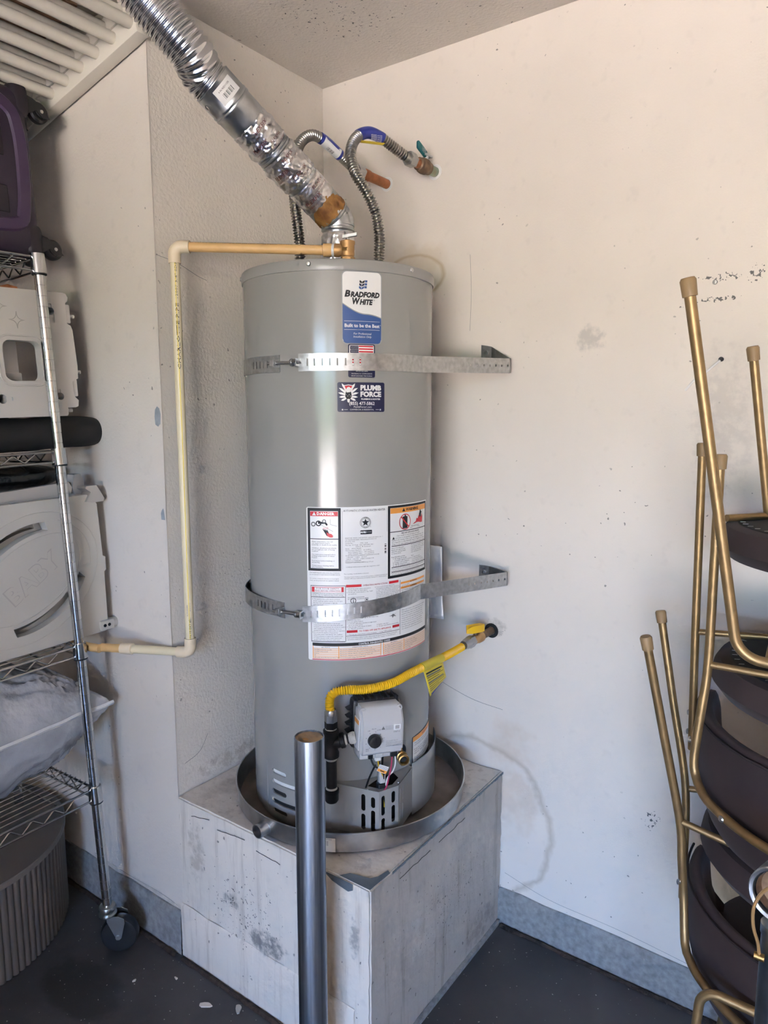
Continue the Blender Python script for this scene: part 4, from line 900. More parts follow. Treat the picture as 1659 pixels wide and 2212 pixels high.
# brass drain valve beside the control
dv = thing('drain_valve', 'brass drain valve poking out under the gas control', 'valve', tz(-14, 0.655))
o = tz(-14.5, 0.659, 0.2335); n = (o - V((TCX, TCY, o.z))).normalized(); n2 = (n * 0.35 + V((0.60, -0.70, -0.02))).normalized()
MB().cyl(o - n * .002, o + n * 0.004, 0.020, 22).build('escutcheon', 'black_plastic', dv)
MB().lathe([(0.010, 0.0), (0.010, 0.022), (0.0135, 0.024), (0.0135, 0.031), (0.011, 0.032), (0.011, 0.038), (0.0135, 0.039), (0.0135, 0.047), (0.0105, 0.048), (0.009, 0.046), (0.008, 0.030)], o, n2, 26).build('valve_body', 'brass', dv)
MB().cyl(o + n2 * 0.045 - n2 * 0.012, o + n2 * 0.040, 0.0085, 18).build('outlet_bore', 'dark_in', dv)
MB().sweep([o + n2 * 0.016, o + n2 * 0.016 + V((0, 0, 0.02)), o + n2 * 0.016 + V((0, 0, 0.026))], [0.004, 0.004, 0.006], 12).build('valve_stem', 'brass', dv)

# ------------------------------------------------------------------ drain pan
pan = thing('drain_pan', 'round galvanized drain pan with streaked rim under water heater', 'drain pan', (0.346, -0.319, PH + 0.003))
PC = (0.346, -0.319); z0 = PH + 0.003
MB().lathe([(0.0, z0), (0.298, z0), (0.3025, z0 + 0.004), (0.3055, z0 + 0.048), (0.3085, z0 + 0.0505), (0.3085, z0 + 0.0525), (0.3055, z0 + 0.053), (0.3035, z0 + 0.050), (0.3005, z0 + 0.005), (0.298, z0 + 0.0022)], (*PC, 0), n=128).build('pan_wall', 'pan_metal', pan)
MB().lathe([(0.0, z0 + 0.0024), (0.2985, z0 + 0.0024)], (*PC, 0), n=96).build('pan_floor', 'pan_floor', pan)
a = math.radians(-94.5); n = V((math.cos(a), math.sin(a), 0)); o = V((*PC, z0 + 0.0215)) + n * 0.300
MB().lathe([(0.0185, 0.0), (0.0185, 0.004), (0.0165, 0.005), (0.0165, 0.030), (0.0140, 0.030), (0.0138, 0.004)], o, n, 26).build('pan_outlet', 'pan_metal', pan)
MB().cyl(o + n * 0.004, o + n * 0.012, 0.0139, 20).build('outlet_bore', 'dark_in', pan)
def pmap(azc, zc, r): return lambda x, y: V((PC[0] + r * math.cos(math.radians(azc) + x / .306), PC[1] + r * math.sin(math.radians(azc) + x / .306), zc + y))
stk = MB(); f = pmap(-62.5, z0 + 0.024, 0.3062)
stk.grid(8, 2, lambda u, v: f(-0.022 + 0.044 * u, -0.019 + 0.034 * v)); stk = stk.build('pan_sticker', 'paper', pan)
for k, wd in enumerate((.004, .0012, .0025, .0012, .002)): MB().add([pmap(-64.5, z0 + .026, .3066)(0.002 + k * .003 + a_, b_) for a_, b_ in ((0, -.006), (wd * .6, -.006), (wd * .6, .006), (0, .006))], [(0, 1, 2, 3)]).build('bar_mark', 'ink_soft', stk, smooth=False)
text_mb('DRAIN PAN', 0.005, pmap(-62.5, z0 + 0.036, .3066), res=1).build('lettering', 'ink_soft', stk, smooth=False, fixn=False)

# ------------------------------------------------------------------ gas line
tee = thing('gas_drip_tee', 'black iron pipe tee with capped drip leg beside gas control', 'pipe fitting', (0.4925, -0.5745, 0.60))
T0 = V((0.4925, -0.5745, 0)); ga2 = (gmt((-0.05, 0.285, -0.012)) - V((T0.x, T0.y, 0))); 
def tp_(z): return T0 + V((0, 0, z))
tb = MB().lathe([(0.0155, 0.700), (0.018, 0.702), (0.018, 0.712), (0.0155, 0.716), (0.0155, 0.752), (0.018, 0.756), (0.018, 0.766), (0.0155, 0.768)], (T0.x, T0.y, 0), n=28, cap=True).build('tee_body', 'iron', tee)
E1 = gmt((-0.054, 0.286, -0.018)); S1 = tp_(0.734); dd = (E1 - S1); Lb = dd.length; dn = dd.normalized()
MB().lathe([(0.0148, 0.005), (0.0150, 0.020), (0.0178, 0.022), (0.0178, 0.030), (0.0150, 0.032)], S1, dn, 24, cap=True).build('tee_branch', 'iron', tee)
MB().cyl(S1 + dn * 0.028, E1, 0.0108, 20).build('nipple', 'iron', tee)
MB().lathe([(0.0112, Lb - 0.016), (0.0135, Lb - 0.012), (0.0140, Lb - 0.004), (0.012, Lb)], S1, dn, 20, cap=True).build('thread_sealant', 'thread_dope', tee)
MB().lathe([(0.0112, 0.031), (0.0125, 0.033), (0.0115, 0.037)], S1, dn, 20, cap=True).build('thread_sealant', 'thread_dope', tee)
MB().cyl(tp_(0.620), tp_(0.702), 0.0122, 24).build('drip_leg', 'iron', tee)
MB().lathe([(0.0126, 0.694), (0.0142, 0.697), (0.0140, 0.702)], (T0.x, T0.y, 0), n=20, cap=True).build('thread_sealant', 'thread_dope', tee)
MB().lathe([(0.0, 0.591), (0.013, 0.592), (0.0160, 0.597), (0.0160, 0.612), (0.0172, 0.614), (0.0172, 0.622), (0.0126, 0.624)], (T0.x, T0.y, 0), n=24).build('pipe_cap', 'iron', tee)
MB().lathe([(0.0126, 0.621), (0.0136, 0.624), (0.0124, 0.628)], (T0.x, T0.y, 0), n=20, cap=True).build('thread_sealant', 'thread_dope', tee)
MB().lathe([(0.0125, 0.766), (0.0135, 0.769), (0.0125, 0.772)], (T0.x, T0.y, 0), n=20, cap=True).build('thread_sealant', 'thread_dope', tee)
MB().hexnut(tp_(0.771), tp_(0.786), 0.0150).build('adapter_nut', 'iron', tee)

gl = thing('gas_connector', 'yellow corrugated gas hose curving past the water heater front', 'gas hose', (0.4925, -0.5745, 0.79))
GP = [tp_(0.803), V((0.4905, -0.5760, 0.822)), V((0.4915, -0.5750, 0.842)), V((0.5010, -0.5680, 0.8555)), V((0.5200, -0.5480, 0.8580)), V((0.5457, -0.5060, 0.8530)), V((0.5740, -0.4520, 0.8560)), V((0.5890, -0.3900, 0.8655)), V((0.5945, -0.3200, 0.8680)), V((0.5965, -0.2400, 0.8670)), V((0.5995, -0.1680, 0.8700))]
p, rad = corrugated(GP, 0.0091, 0.0017, 0.0052, 18, 6, plain=[(0.62, 0.80)])
MB().sweep(p, rad, 18).build('hose', 'yellow', gl)
MB().hexnut(tp_(0.786), tp_(0.806), 0.0148).build('flare_nut', 'nut_steel', gl)
MB().lathe([(0.0145, 0.0), (0.0145, 0.006), (0.0115, 0.012)], tp_(0.803), (0, 0, 1), 20).build('nut_collar', 'nut_steel', gl)
# hanging warning tag wrapped on the hose
i0 = int(len(p) * 0.62); i1 = int(len(p) * 0.80); seg = p[i0:i1:4]
MB().sweep(seg, 0.0112, 16).build('hose_sleeve', 'yellow_tag', gl)
tgm = MB(); A = seg[0]; B = seg[-1]; dx = (B - A).normalized()
def tagp(u, v):
    base = A.lerp(B, 0.02 + u * (0.98 - 0.14 * v) + 0.30 * v)
    return base + V((0.010, -0.008, 0)) * (0.9 - 0.2 * v) + V((0.012, -0.012, 0)) * math.sin(v * 2.2) * 0.8 + V((0, 0, -0.005 - 0.070 * v * (1.0 - 0.42 * u * v)))
tgm.grid(14, 14, tagp); tg2 = tgm.build('warning_tag', 'yellow_tag', gl); md = tg2.modifiers.new('th', 'SOLIDIFY'); md.thickness = 0.0005
def on_tag(u, v): return tagp(u, v) + V((0.0006, -0.0009, 0))
for k in range(9):
    v0 = 0.10 + k * 0.085; w_ = (0.05, 0.055, 0.02, 0.02, 0.055, 0.02, 0.02, 0.02, 0.02)[k]; u1 = (0.9, 0.8, 0.92, 0.7, 0.9, 0.94, 0.9, 0.6, 0.92)[k]
    MB().grid(10, 2, lambda u, v: on_tag(0.08 + (u1 - 0.08) * u, v0 + w_ * v)).build('print_line', 'ink_soft' if k in (1, 4) else 'ink', tg2, smooth=False)
MB().grid(8, 2, lambda u, v: on_tag(0.10 + 0.62 * u, 0.92 + 0.08 * v)).build('maker_band', 'blue_label', tg2, smooth=False)

gs = thing('gas_shutoff', 'gas shutoff valve with yellow handle on wall pipe stub', 'gas valve', (0.600, -0.002, 0.872))
W0 = V((0.600, 0, 0.8722)); NY = V((0, -1, 0))
MB().cyl(W0, W0 + NY * 0.068, 0.0108, 20).build('pipe_stub', 'old_brass', gs)
MB().lathe([(0.0125, 0.060), (0.0150, 0.064), (0.0150, 0.082), (0.0128, 0.086), (0.0128, 0.112), (0.0145, 0.114)], W0, NY, 20, cap=True).build('valve_body', 'brass_dull', gs)
MB().hexnut(W0 + NY * 0.112, W0 + NY * 0.134, 0.0165).build('flare_nut', 'nut_steel', gs)
MB().lathe([(0.0152, 0.134), (0.0148, 0.142), (0.0115, 0.160)], W0, NY, 20, cap=True).build('nut_collar', 'nut_steel', gs)
MB().cyl(W0 + NY * 0.094 + V((0, 0, 0.010)), W0 + NY * 0.094 + V((0, 0, 0.022)), 0.006, 12).build('valve_stem', 'old_brass', gs)
hp = [(-0.030, 0.0), (-0.020, -0.010), (0.012, -0.011), (0.027, -0.007), (0.028, 0.007), (0.012, 0.011), (-0.020, 0.010)]
MB().prism(hp, lambda x, y: W0 + V((y - 0.001 + x * 0.35, -0.097 + x * 0.85, 0.020)), lambda x, y: W0 + V((y - 0.001 + x * 0.35, -0.097 + x * 0.85, 0.040 - 0.010 * (x < -0.022)))).build('valve_handle', 'yellow', gs)
MB().lathe([(0.021, -0.001), (0.021, 0.0015), (0.0115, 0.0016)], W0, NY, 20).build('wall_hole', 'dark_in', gs)

# ------------------------------------------------------------------ water connections
NYm = V((0, -1, 0))
def hose_label(parent, path, a, b, r, mats):
    i0, i1 = int(len(path) * a), int(len(path) * b); s = path[i0:i1:5]; 
    o = MB().sweep(s, r, 20).build('hose_label', mats[0], parent); return s, o
cold = thing('water_connector', 'braided steel cold water hose looping to the green handled valve', 'water hose', (0.41, -0.277, 1.81), 'steel water hoses')
cold['label'] = 'corrugated steel hose looping from tank top to the green handled valve'
CP = [V((0.4100, -0.2766, 1.828)), V((0.4125, -0.2780, 1.870)), V((0.4148, -0.2800, 1.910)), V((0.4130, -0.2930, 1.958)), V((0.4015, -0.3130, 2.003)), V((0.3790, -0.3290, 2.048)), V((0.3580, -0.3200, 2.099)), V((0.3500, -0.2890, 2.143)), V((0.3560, -0.2500, 2.1665)), V((0.3680, -0.2150, 2.1640)), V((0.3830, -0.1760, 2.1480)), V((0.3960, -0.1420, 2.1330))]
p, rad = corrugated(CP, 0.0116, 0.0022, 0.0068, 18, 6, plain=[(0.70, 0.865)]); MB().sweep(p, rad, 18).build('hose', 'hose_steel', cold)
s, lb = hose_label(cold, p, 0.70, 0.865, 0.0142, ('blue_label',))
dl_ = (s[-1] - s[0]).normalized(); uu = (V((0.55, -0.75, -0.55)) - dl_ * V((0.55, -0.75, -0.55)).dot(dl_)).normalized(); ww = dl_.cross(uu)
def hm(c, ang0, r): return lambda x, y: c + dl_ * x + (uu * math.cos(ang0 + y / r) + ww * math.sin(ang0 + y / r)) * r
mid = (s[0] + s[-1]) / 2; Lh = (s[-1] - s[0]).length
MB().grid(2, 8, lambda u, v: hm(mid, 0.25, 0.0149)(-Lh * .49 + Lh * .98 * u, 0.002 + 0.011 * v)).build('label_stripe', 'yellow_stripe', lb)
for k in range(4): text_mb('FLEXIBLE WATER', 0.0045, hm(mid + dl_ * 0.008, 0.20 - k * 0.28, 0.0151), res=1).build('lettering', 'label_white', lb, smooth=False, fixn=False)
MB().lathe([(0.0135, 0.0), (0.0135, 0.014)], CP[0] - V((0, 0, 0.006)), (0, 0, 1), 20, cap=True).build('hose_end', 'hose_steel', cold)
Wc = V((0.399, 0, 2.130))
cv = thing('shutoff_valve', 'ball valve with teal lever on corroded pipe stub', 'valve', (0.399, -0.002, 2.13))
MB().hexnut(Wc + NYm * 0.108, Wc + NYm * 0.134, 0.0185).build('hose_nut', 'nut_steel', cold)
MB().cyl(Wc + NYm * 0.130, CP[-1], 0.0115, 18).build('hose_end', 'hose_steel', cold)
MB().cyl(Wc + NYm * 0.085, Wc + NYm * 0.110, 0.0125, 20).build('pipe_union', 'copper', cv)
MB().lathe([(0.0160, 0.034), (0.0165, 0.046), (0.0195, 0.050), (0.0205, 0.060), (0.0190, 0.070), (0.0165, 0.073), (0.0165, 0.083), (0.0130, 0.086)], Wc, NYm, 24, cap=True).build('valve_body', 'old_brass', cv)
MB().lathe([(0.0128, 0.0), (0.0128, 0.028), (0.0150, 0.030), (0.0150, 0.036)], Wc, NYm, 20, cap=True).build('pipe_stub', 'verdigris', cv)
MB().lathe([(0.021, -0.001), (0.020, 0.0012), (0.0130, 0.0013)], Wc, NYm, 20).build('wall_ring', 'clear_anchor', cv)
MB().cyl(Wc + V((0, -0.050, 0.012)), Wc + V((0.004, -0.050, 0.030)), 0.0065, 12).build('valve_stem', 'galv', cv)
MB().rbox((0, -0.064, 0.026), (0.012, -0.030, 0.031), 0.0015, 1, lambda q: Wc + V(q)).build('lever_plate', 'galv', cv)
lv = MB().rbox((-0.020, -0.0050, -0.008), (0.030, 0.0050, 0.012), 0.004, 3, lambda q: Wc + V((-0.004 + q[1] * 1.0 + 0.006, -0.066 - q[0] * 0.85, 0.034 + q[2] + q[0] * 0.35))).build('lever', 'teal', cv)
for k in range(3): text_mb('FULL PORT', 0.0042, lambda x, y: Wc + V((0.0074, -0.068 + x * 0.85, 0.040 - k * 0.0045 + y - x * 0.35)), res=1).build('lettering', 'label_white', lv, smooth=False, fixn=False)

hot = thing('water_connector', 'corrugated steel hose arching behind the vent to the copper stub', 'water hose', (0.248, -0.393, 1.81), 'steel water hoses')
HP = [V((0.2480, -0.3930, 1.828)), V((0.2530, -0.3890, 1.865)), V((0.2505, -0.3905, 1.910)), V((0.2440, -0.3940, 1.973)), V((0.2330, -0.3860, 2.030)), V((0.2200, -0.3680, 2.095)), V((0.2165, -0.3420, 2.145)), V((0.2210, -0.3070, 2.172)), V((0.2270, -0.2700, 2.172)), V((0.2330, -0.2250, 2.155)), V((0.2360, -0.1850, 2.140)), V((0.2370, -0.1550, 2.130))]
p, rad = corrugated(HP, 0.0116, 0.0022, 0.0068, 18, 6, plain=[(0.755, 0.895)]); MB().sweep(p, rad, 18).build('hose', 'hose_steel', hot)
s, lb = hose_label(hot, p, 0.755, 0.895, 0.0140, ('blue_label',))
dl_ = (s[-1] - s[0]).normalized(); uu = (V((0.55, -0.75, -0.25)) - dl_ * V((0.55, -0.75, -0.25)).dot(dl_)).normalized(); ww = dl_.cross(uu); mid = (s[0] + s[-1]) / 2; Lh = (s[-1] - s[0]).length
MB().grid(2, 12, lambda u, v: hm(mid, 0.0, 0.0145)(-Lh * .40 + Lh * .80 * u, -0.016 + 0.032 * v)).build('label_panel', 'label_white', lb)
for k in range(9): MB().grid(2, 5, lambda u, v: hm(mid + dl_ * (-0.012 + k * 0.0026), 0.35, 0.0148)(0.0016 * (0.4 + 0.6 * ((k * 7) % 3) / 2) * u, -0.002 + 0.009 * v)).build('bar_mark', 'ink_soft', lb, smooth=False)
MB().lathe([(0.0135, 0.0), (0.0135, 0.014)], HP[0] - V((0, 0, 0.006)), (0, 0, 1), 20, cap=True).build('hose_end', 'hose_steel', hot)
Wh = V((0.2373, 0, 2.1275))
MB().hexnut(Wh + NYm * 0.118, Wh + NYm * 0.146, 0.0185).build('hose_nut', 'nut_steel', hot)
MB().cyl(Wh + NYm * 0.142, HP[-1], 0.0120, 18).build('hose_end', 'hose_steel', hot)
hs = thing('copper_stub', 'stained copper pipe stub coming out of the wall', 'pipe', (0.2373, -0.002, 2.1275))
MB().cyl(Wh, Wh + NYm * 0.095, 0.0128, 22).build('pipe_stub', 'copper', hs)
MB().lathe([(0.0145, 0.088), (0.0150, 0.092), (0.0150, 0.118), (0.0135, 0.120)], Wh, NYm, 22, cap=True).build('threaded_adapter', 'copper', hs)
MB().lathe([(0.020, -0.001), (0.0195, 0.0012), (0.0130, 0.0013)], Wh, NYm, 20).build('wall_ring', 'clear_anchor', hs)

# ------------------------------------------------------------------ relief valve and discharge pipe
tpv = thing('relief_valve', 'brass relief valve on top of water heater', 'valve', (0.405, -0.403, 1.81))
Q = V((0.4100, -0.3990, 1.853)); LD = (V((0.06, -0.617, 1.866)) - V((0.3788, -0.4215, 1.8545))).normalized()
MB().lathe([(0.0115, -0.045), (0.0115, -0.030), (0.0165, -0.028), (0.0165, -0.016), (0.0145, -0.014), (0.0160, -0.010), (0.0160, 0.012), (0.0175, 0.014), (0.0175, 0.020), (0.011, 0.022), (0.006, 0.024)], Q, (0, 0, 1), 24, cap=True).build('valve_body', 'brass_dull', tpv)
MB().hexnut(Q + V((0, 0, -0.030)), Q + V((0, 0, -0.018)), 0.0185).build('hex_base', 'brass_dull', tpv)
MB().lathe([(0.0120, 0.010), (0.0135, 0.016), (0.0150, 0.020), (0.0150, 0.030), (0.0135, 0.031)], Q, LD, 24, cap=True).build('valve_outlet', 'brass_dull', tpv)
MB().rbox((-0.004, -0.017, -0.004), (0.012, -0.0155, 0.004), 0.0008, 1, lambda q: Q + V(q)).build('arrow_plate', 'brass', tpv)
MB().rbox((-0.004, -0.004, 0.022), (0.004, 0.004, 0.030), 0.001, 1, lambda q: Q + V(q)).build('lever_post', 'galv', tpv)
MB().rbox((-0.012, -0.0015, 0.026), (0.022, 0.0015, 0.034), 0.0007, 1, lambda q: Q + RT * q[0] + FH * q[1] * 3 + V((0, 0, q[2] + 0.006 * (q[0] > 0)))).build('test_lever', 'galv', tpv)
MB().lathe([(0.0138, 0.030), (0.0148, 0.033), (0.0138, 0.037)], Q, LD, 20, cap=True).build('thread_tape', 'label_white', tpv)

dp = thing('discharge_pipe', 'cream plastic relief drain pipe running down the wall corner', 'pipe', (0.06, -0.617, 0.86))
PE = V((0.060, -0.6165, 1.868)); PB = V((0.060, -0.6150, 0.872))
MB().lathe([(0.0135, 0.036), (0.0150, 0.038), (0.0150, 0.056), (0.0115, 0.058)], Q, LD, 22, cap=True).build('pipe_adapter', 'cpvc_old', dp)
S2 = Q + LD * 0.052; LD2 = (PE - S2); LL = LD2.length; LD2.normalize()
pu = MB().cyl(S2, PE - LD2 * 0.02, 0.0112, 22).build('pipe_upper', 'cpvc_old', dp)
upv = (V((0, 0, 1)) - LD2 * LD2.z).normalized(); out = LD2.cross(upv); out = out if out.dot(FH) < 0 else -out
def pumap(s0, ang, r=0.01135): return lambda x, y: S2 + LD2 * (s0 - x) + (out * math.cos(ang + y / .0112) + upv * math.sin(ang + y / .0112)) * r
text_mb('CPVC 4120 CTS 3/4" SDR 11 NSF-pw 100 PSI 180F ASTM D2846 FLOWGUARD GOLD', 0.0055, pumap(0.19, 1.05), res=1, width=0.33).build('lettering', 'ink', pu, smooth=False, fixn=False)
elb = MB(); pth = [PE - LD2 * 0.038] + bend(PE - LD2 * 0.06, PE, PE - V((0, 0, 0.06)), 0.018, 8) + [PE - V((0, 0, 0.038))]
elb.sweep(pth, 0.0148, 24); elb.build('pipe_elbow', 'cpvc_fit', dp)
pd = MB().cyl(PE - V((0, 0, 0.03)), PB + V((0, 0, 0.03)), 0.0112, 24).build('pipe_riser', 'cpvc', dp)
rd = (PE - PB).normalized(); cdv = (CAM - PE); cdv.z = 0; cdv.normalize(); sdv = V((-cdv.y, cdv.x, 0))
def rmap(z, ang, r=0.01135):   # text running down the riser
    base = PB + (PE - PB) * ((z - PB.z) / (PE.z - PB.z))
    return lambda x, y: base + rd * x + (cdv * math.cos(ang - y / .0112) + sdv * math.sin(ang - y / .0112)) * r
sk = MB(); sk.grid(3, 40, lambda u, v: rmap(0.91, 0.03, 0.01128)(0.0 + (0.925) * v, 0.0016 * (u - 0.5) + 0.0006 * math.sin(v * 9))); sk.build('yellow_stripe', 'yellow_stripe', pd)
text_mb('CHARLOTTE PIPE', 0.0098, rmap(1.66, 0.15), res=1, width=0.155, bold=0.0001).build('lettering', 'ink', pd, smooth=False, fixn=False)
text_mb('12007 3/4" SDR', 0.0070, rmap(1.79, 0.15), res=1, width=0.085).build('lettering', 'ink', pd, smooth=False, fixn=False)
text_mb('24.06.03 EXT #21', 0.0070, rmap(0.935, 0.15), res=1, width=0.062).build('lettering', 'ink', pd, smooth=False, fixn=False)
text_mb('ASTM D2846', 0.0045, rmap(0.985, -0.35), res=1, width=0.03).build('lettering', 'ink_soft', pd, smooth=False, fixn=False)
for k in range(10): MB().add([rmap(0.982 + k * 0.0024, 0.2)(a_, b_) for a_, b_ in ((0, -.002), (.0012 * (.5 + .5 * (k % 2)), -.002), (.0012 * (.5 + .5 * (k % 2)), .003), (0, .003))], [(0, 1, 2, 3)]).build('bar_mark', 'ink_soft', pd, smooth=False)
LL1 = V((-0.1000, -0.6835, 0.8685)); LL2 = V((-0.1231, -0.6926, 0.8672)); LL3 = V((-0.213, -0.7290, 0.8638)); LL4 = V((-0.60, -0.7350, 0.8560))
ld = (LL1 - PB).normalized()
pth = [PB + V((0, 0, 0.038))] + bend(PB + V((0, 0, 0.06)), PB, PB + ld * 0.06, 0.018, 8) + [PB + ld * 0.036]
MB().sweep(pth, 0.0148, 24).build('pipe_elbow', 'cpvc_fit', dp)
MB().cyl(PB + ld * 0.03, LL1, 0.0112, 22).build('pipe_lower', 'cpvc', dp)
MB().lathe([(0.0115, -0.002), (0.0145, 0.0), (0.0145, 0.031), (0.0115, 0.033)], LL1 - ld * 0.008, ld, 22, cap=True).build('pipe_coupling', 'cpvc_fit', dp)
MB().sweep(catmull([LL2, LL2.lerp(LL3, 0.6), LL3, LL4], 0.02), 0.0112, 20).build('pipe_lower', 'cpvc_old', dp)

# ------------------------------------------------------------------ vent
VN = [V((TCX, TCY, 1.83)), V((TCX, TCY, 1.94))]
vd = (V((0.199, -0.768, 2.294)) - V((0.318, -0.395, 2.010))).normalized()
EB = V((TCX, TCY, 1.945))                     # elbow corner
vent = thing('vent_pipe', 'galvanized vent pipe wrapped in printed foil tape leaning up-left', 'vent pipe', (TCX, TCY, 1.812))
def ax(s): return EB + vd * s
def crinkled(f, r, s0, s1, name, mat, amp=0.0028, n=96, m=40, lip=0.0):
    mb = MB()
    def fn(u, v):
        s = s0 + (s1 - s0) * v; c, d = f(s); a, b, _ = frame_of(d); th = 2 * PI * u
        q = V((math.cos(th) * 3, math.sin(th) * 3, s * 60)); rr = r + amp * noise.noise(q) + amp * 0.7 * noise.noise(q * 2.7) + (amp * 0.6 if 0.04 < v < 0.96 else -0.0)
        return c + (a * math.cos(th) + b * math.sin(th)) * rr
    mb.grid(n, m, fn, closed_u=True); return mb.build(name, mat, vent, ang=70)
vert = lambda s: (V((TCX, TCY, s)), V((0, 0, 1))); slope = lambda s: (ax(s), vd)
MB().lathe([(0.0372, 1.812), (0.0372, 1.915), (0.0385, 1.917), (0.0405, 1.919), (0.0405, 1.923), (0.0385, 1.925), (0.0385, 1.929), (0.0402, 1.930), (0.0402, 1.934), (0.0378, 1.936)], (TCX, TCY, 0), n=48).build('vent_riser', 'galv', vent)
crinkled(vert, 0.0385, 1.828, 1.912, 'foil_tape', 'foil')
elp = [V((TCX, TCY, 1.932))] + bend(V((TCX, TCY, 1.90)), EB, ax(0.06), 0.030, 3) + [ax(0.05)]
MB().sweep(elp, [0.0385, 0.0395, 0.0405, 0.0405, 0.041, 0.041], 48, cap=False).build('vent_elbow', 'galv', vent, ang=12)
MB().lathe([(0.041, 0.012), (0.0432, 0.014), (0.0432, 0.018), (0.041, 0.020)], EB, vd, 48).build('elbow_seam', 'galv', vent)
for k in range(2):
    c = V((TCX, TCY, 1.944 + k * 0.014)) + V((0.80, -0.6, 0)).normalized() * 0.0392
    MB().lathe([(0.0032, 0.0), (0.003, 0.0015), (0, 0.002)], c, (0.8, -0.6, 0), 10).build('rivet', 'nut_steel', vent)
MB().lathe([(0.0415, 0.020), (0.0425, 0.022), (0.0425, 0.330), (0.0415, 0.331)], EB, vd, 48).build('vent_tube', 'galv', vent)
# rusty sealant smear on the elbow joint, on the side facing the room
ru, rw, _ = frame_of(vd); 
def around(s, ang, r):
    cd_ = (CAM - ax(s)); cd_ = (cd_ - vd * cd_.dot(vd)).normalized(); sdd = vd.cross(cd_)
    return ax(s) + (cd_ * math.cos(ang) + sdd * math.sin(ang)) * r
sm = MB(); sm.grid(40, 10, lambda u, v: around(0.020 + 0.058 * v * (0.16 + 0.84 * max(0, math.sin(PI * min(1, (0.12 + 0.80 * u)))) ** 1.5) + 0.004 * noise.noise(V((u * 9, v * 3, 2))), -1.35 + 2.9 * u, 0.0436 + 0.0018 * noise.noise(V((u * 16, v * 6, 0))) - 0.0014 * (abs(v - .5) * 2) ** 4)); sm.build('rust_smear', 'rust', vent)
crinkled(slope, 0.0432, 0.062, 0.120, 'foil_tape', 'foil', 0.0012)
crinkled(slope, 0.0440, 0.128, 0.205, 'foil_tape', 'foil', 0.0042)
MB().lathe([(0.0425, 0.206), (0.0450, 0.208), (0.0450, 0.211), (0.0430, 0.213), (0.0450, 0.215), (0.0450, 0.219), (0.0425, 0.221)], EB, vd, 48).build('crimp_ring', 'galv', vent)
crinkled(slope, 0.0440, 0.224, 0.292, 'foil_tape', 'foil', 0.0042)
MB().lathe([(0.0440, 0.282), (0.0455, 0.285), (0.0465, 0.300), (0.0465, 0.330), (0.0485, 0.333), (0.0485, 0.337), (0.0470, 0.339), (0.0485, 0.341), (0.0485, 0.345), (0.0470, 0.347), (0.0472, 0.392), (0.0478, 0.393), (0.0462, 0.393)], EB, vd, 56).build('vent_collar', 'galv', vent)
for s_, a_, b_, sz in ((0.086, -0.2, 'FLEXFIX', 0.0128), (0.105, 0.55, 'FLEXFIX', 0.0104), (0.150, 0.25, 'FLEXFIX', 0.0120), (0.172, -0.55, 'FLEXFIX', 0.0120), (0.192, 0.30, 'REXFIX', 0.0104), (0.245, -0.35, 'FLEXFIX', 0.0120), (0.272, 0.25, 'FLEXFIX', 0.0128), (0.235, 0.55, 'FLEXFIX', 0.0096)):
    f = (lambda s_, a_: (lambda x, y: around(s_ + y, a_ + x / 0.0462, 0.0478)))(s_, a_)
    text_mb(b_, sz, f, res=1, shear=0.1).build('tape_print', 'ink_red', vent, smooth=False, fixn=False)
    f = (lambda s_, a_: (lambda x, y: around(s_ - 0.011 + y, a_ + x / 0.0462, 0.0476)))(s_, a_)
    text_mb('181B-FX LISTED TAPE', 0.0048, f, res=1).build('tape_print', 'ink_red', vent, smooth=False, fixn=False)
cl = MB(); cl.grid(10, 2, lambda u, v: around(0.350 + 0.034 * v, -0.25 + 1.15 * u, 0.0476)); cl = cl.build('collar_label', 'label_white', vent)
for k in range(11): MB().grid(2, 2, lambda u, v: around(0.357 + 0.011 * v, 0.02 + k * 0.055 + 0.03 * (0.4 + 0.6 * ((k * 5) % 3) / 2) * u, 0.0479)).build('bar_mark', 'ink', cl, smooth=False)
text_mb('4 IN REDUCER', 0.0052, lambda x, y: around(0.375 + y, 0.3 + x / 0.0476, 0.0479), res=1).build('lettering', 'ink', cl, smooth=False, fixn=False)
sc_ = around(0.372, -1.05, 0.0475); MB().lathe([(0.005, 0.0), (0.0045, 0.002), (0.002, 0.003), (0, 0.0028)], sc_, sc_ - ax(0.372), 12).build('screw', 'nut_steel', vent)
FP = [ax(0.380), ax(0.42), V((0.233, -0.694, 2.2189)), V((0.199, -0.768, 2.294)), V((0.165, -0.850, 2.372)), V((0.13, -0.93, 2.4395))]
fd = thing('flex_duct', 'shiny ribbed aluminium flexible duct rising to the ceiling', 'duct', V((0.13, -0.93, 2.43)))
p, L = resample(catmull(FP, 0.003), 0.0018); rad = []
for i, q in enumerate(p):
    s = L * i / (len(p) - 1); rad.append(0.0445 + 0.0026 * math.cos(2 * PI * s / 0.0105) + 0.0008 * noise.noise(V((s * 50, 0, 0))))
MB().sweep(p, rad, 48, cap=False).build('duct_wall', 'flex', fd, ang=80)
MB().lathe([(0.047, -0.001), (0.075, -0.001), (0.075, -0.003), (0.047, -0.003)], (0.13, -0.93, 2.4395), (0, 0, 1), 40).build('ceiling_collar', 'galv', fd)

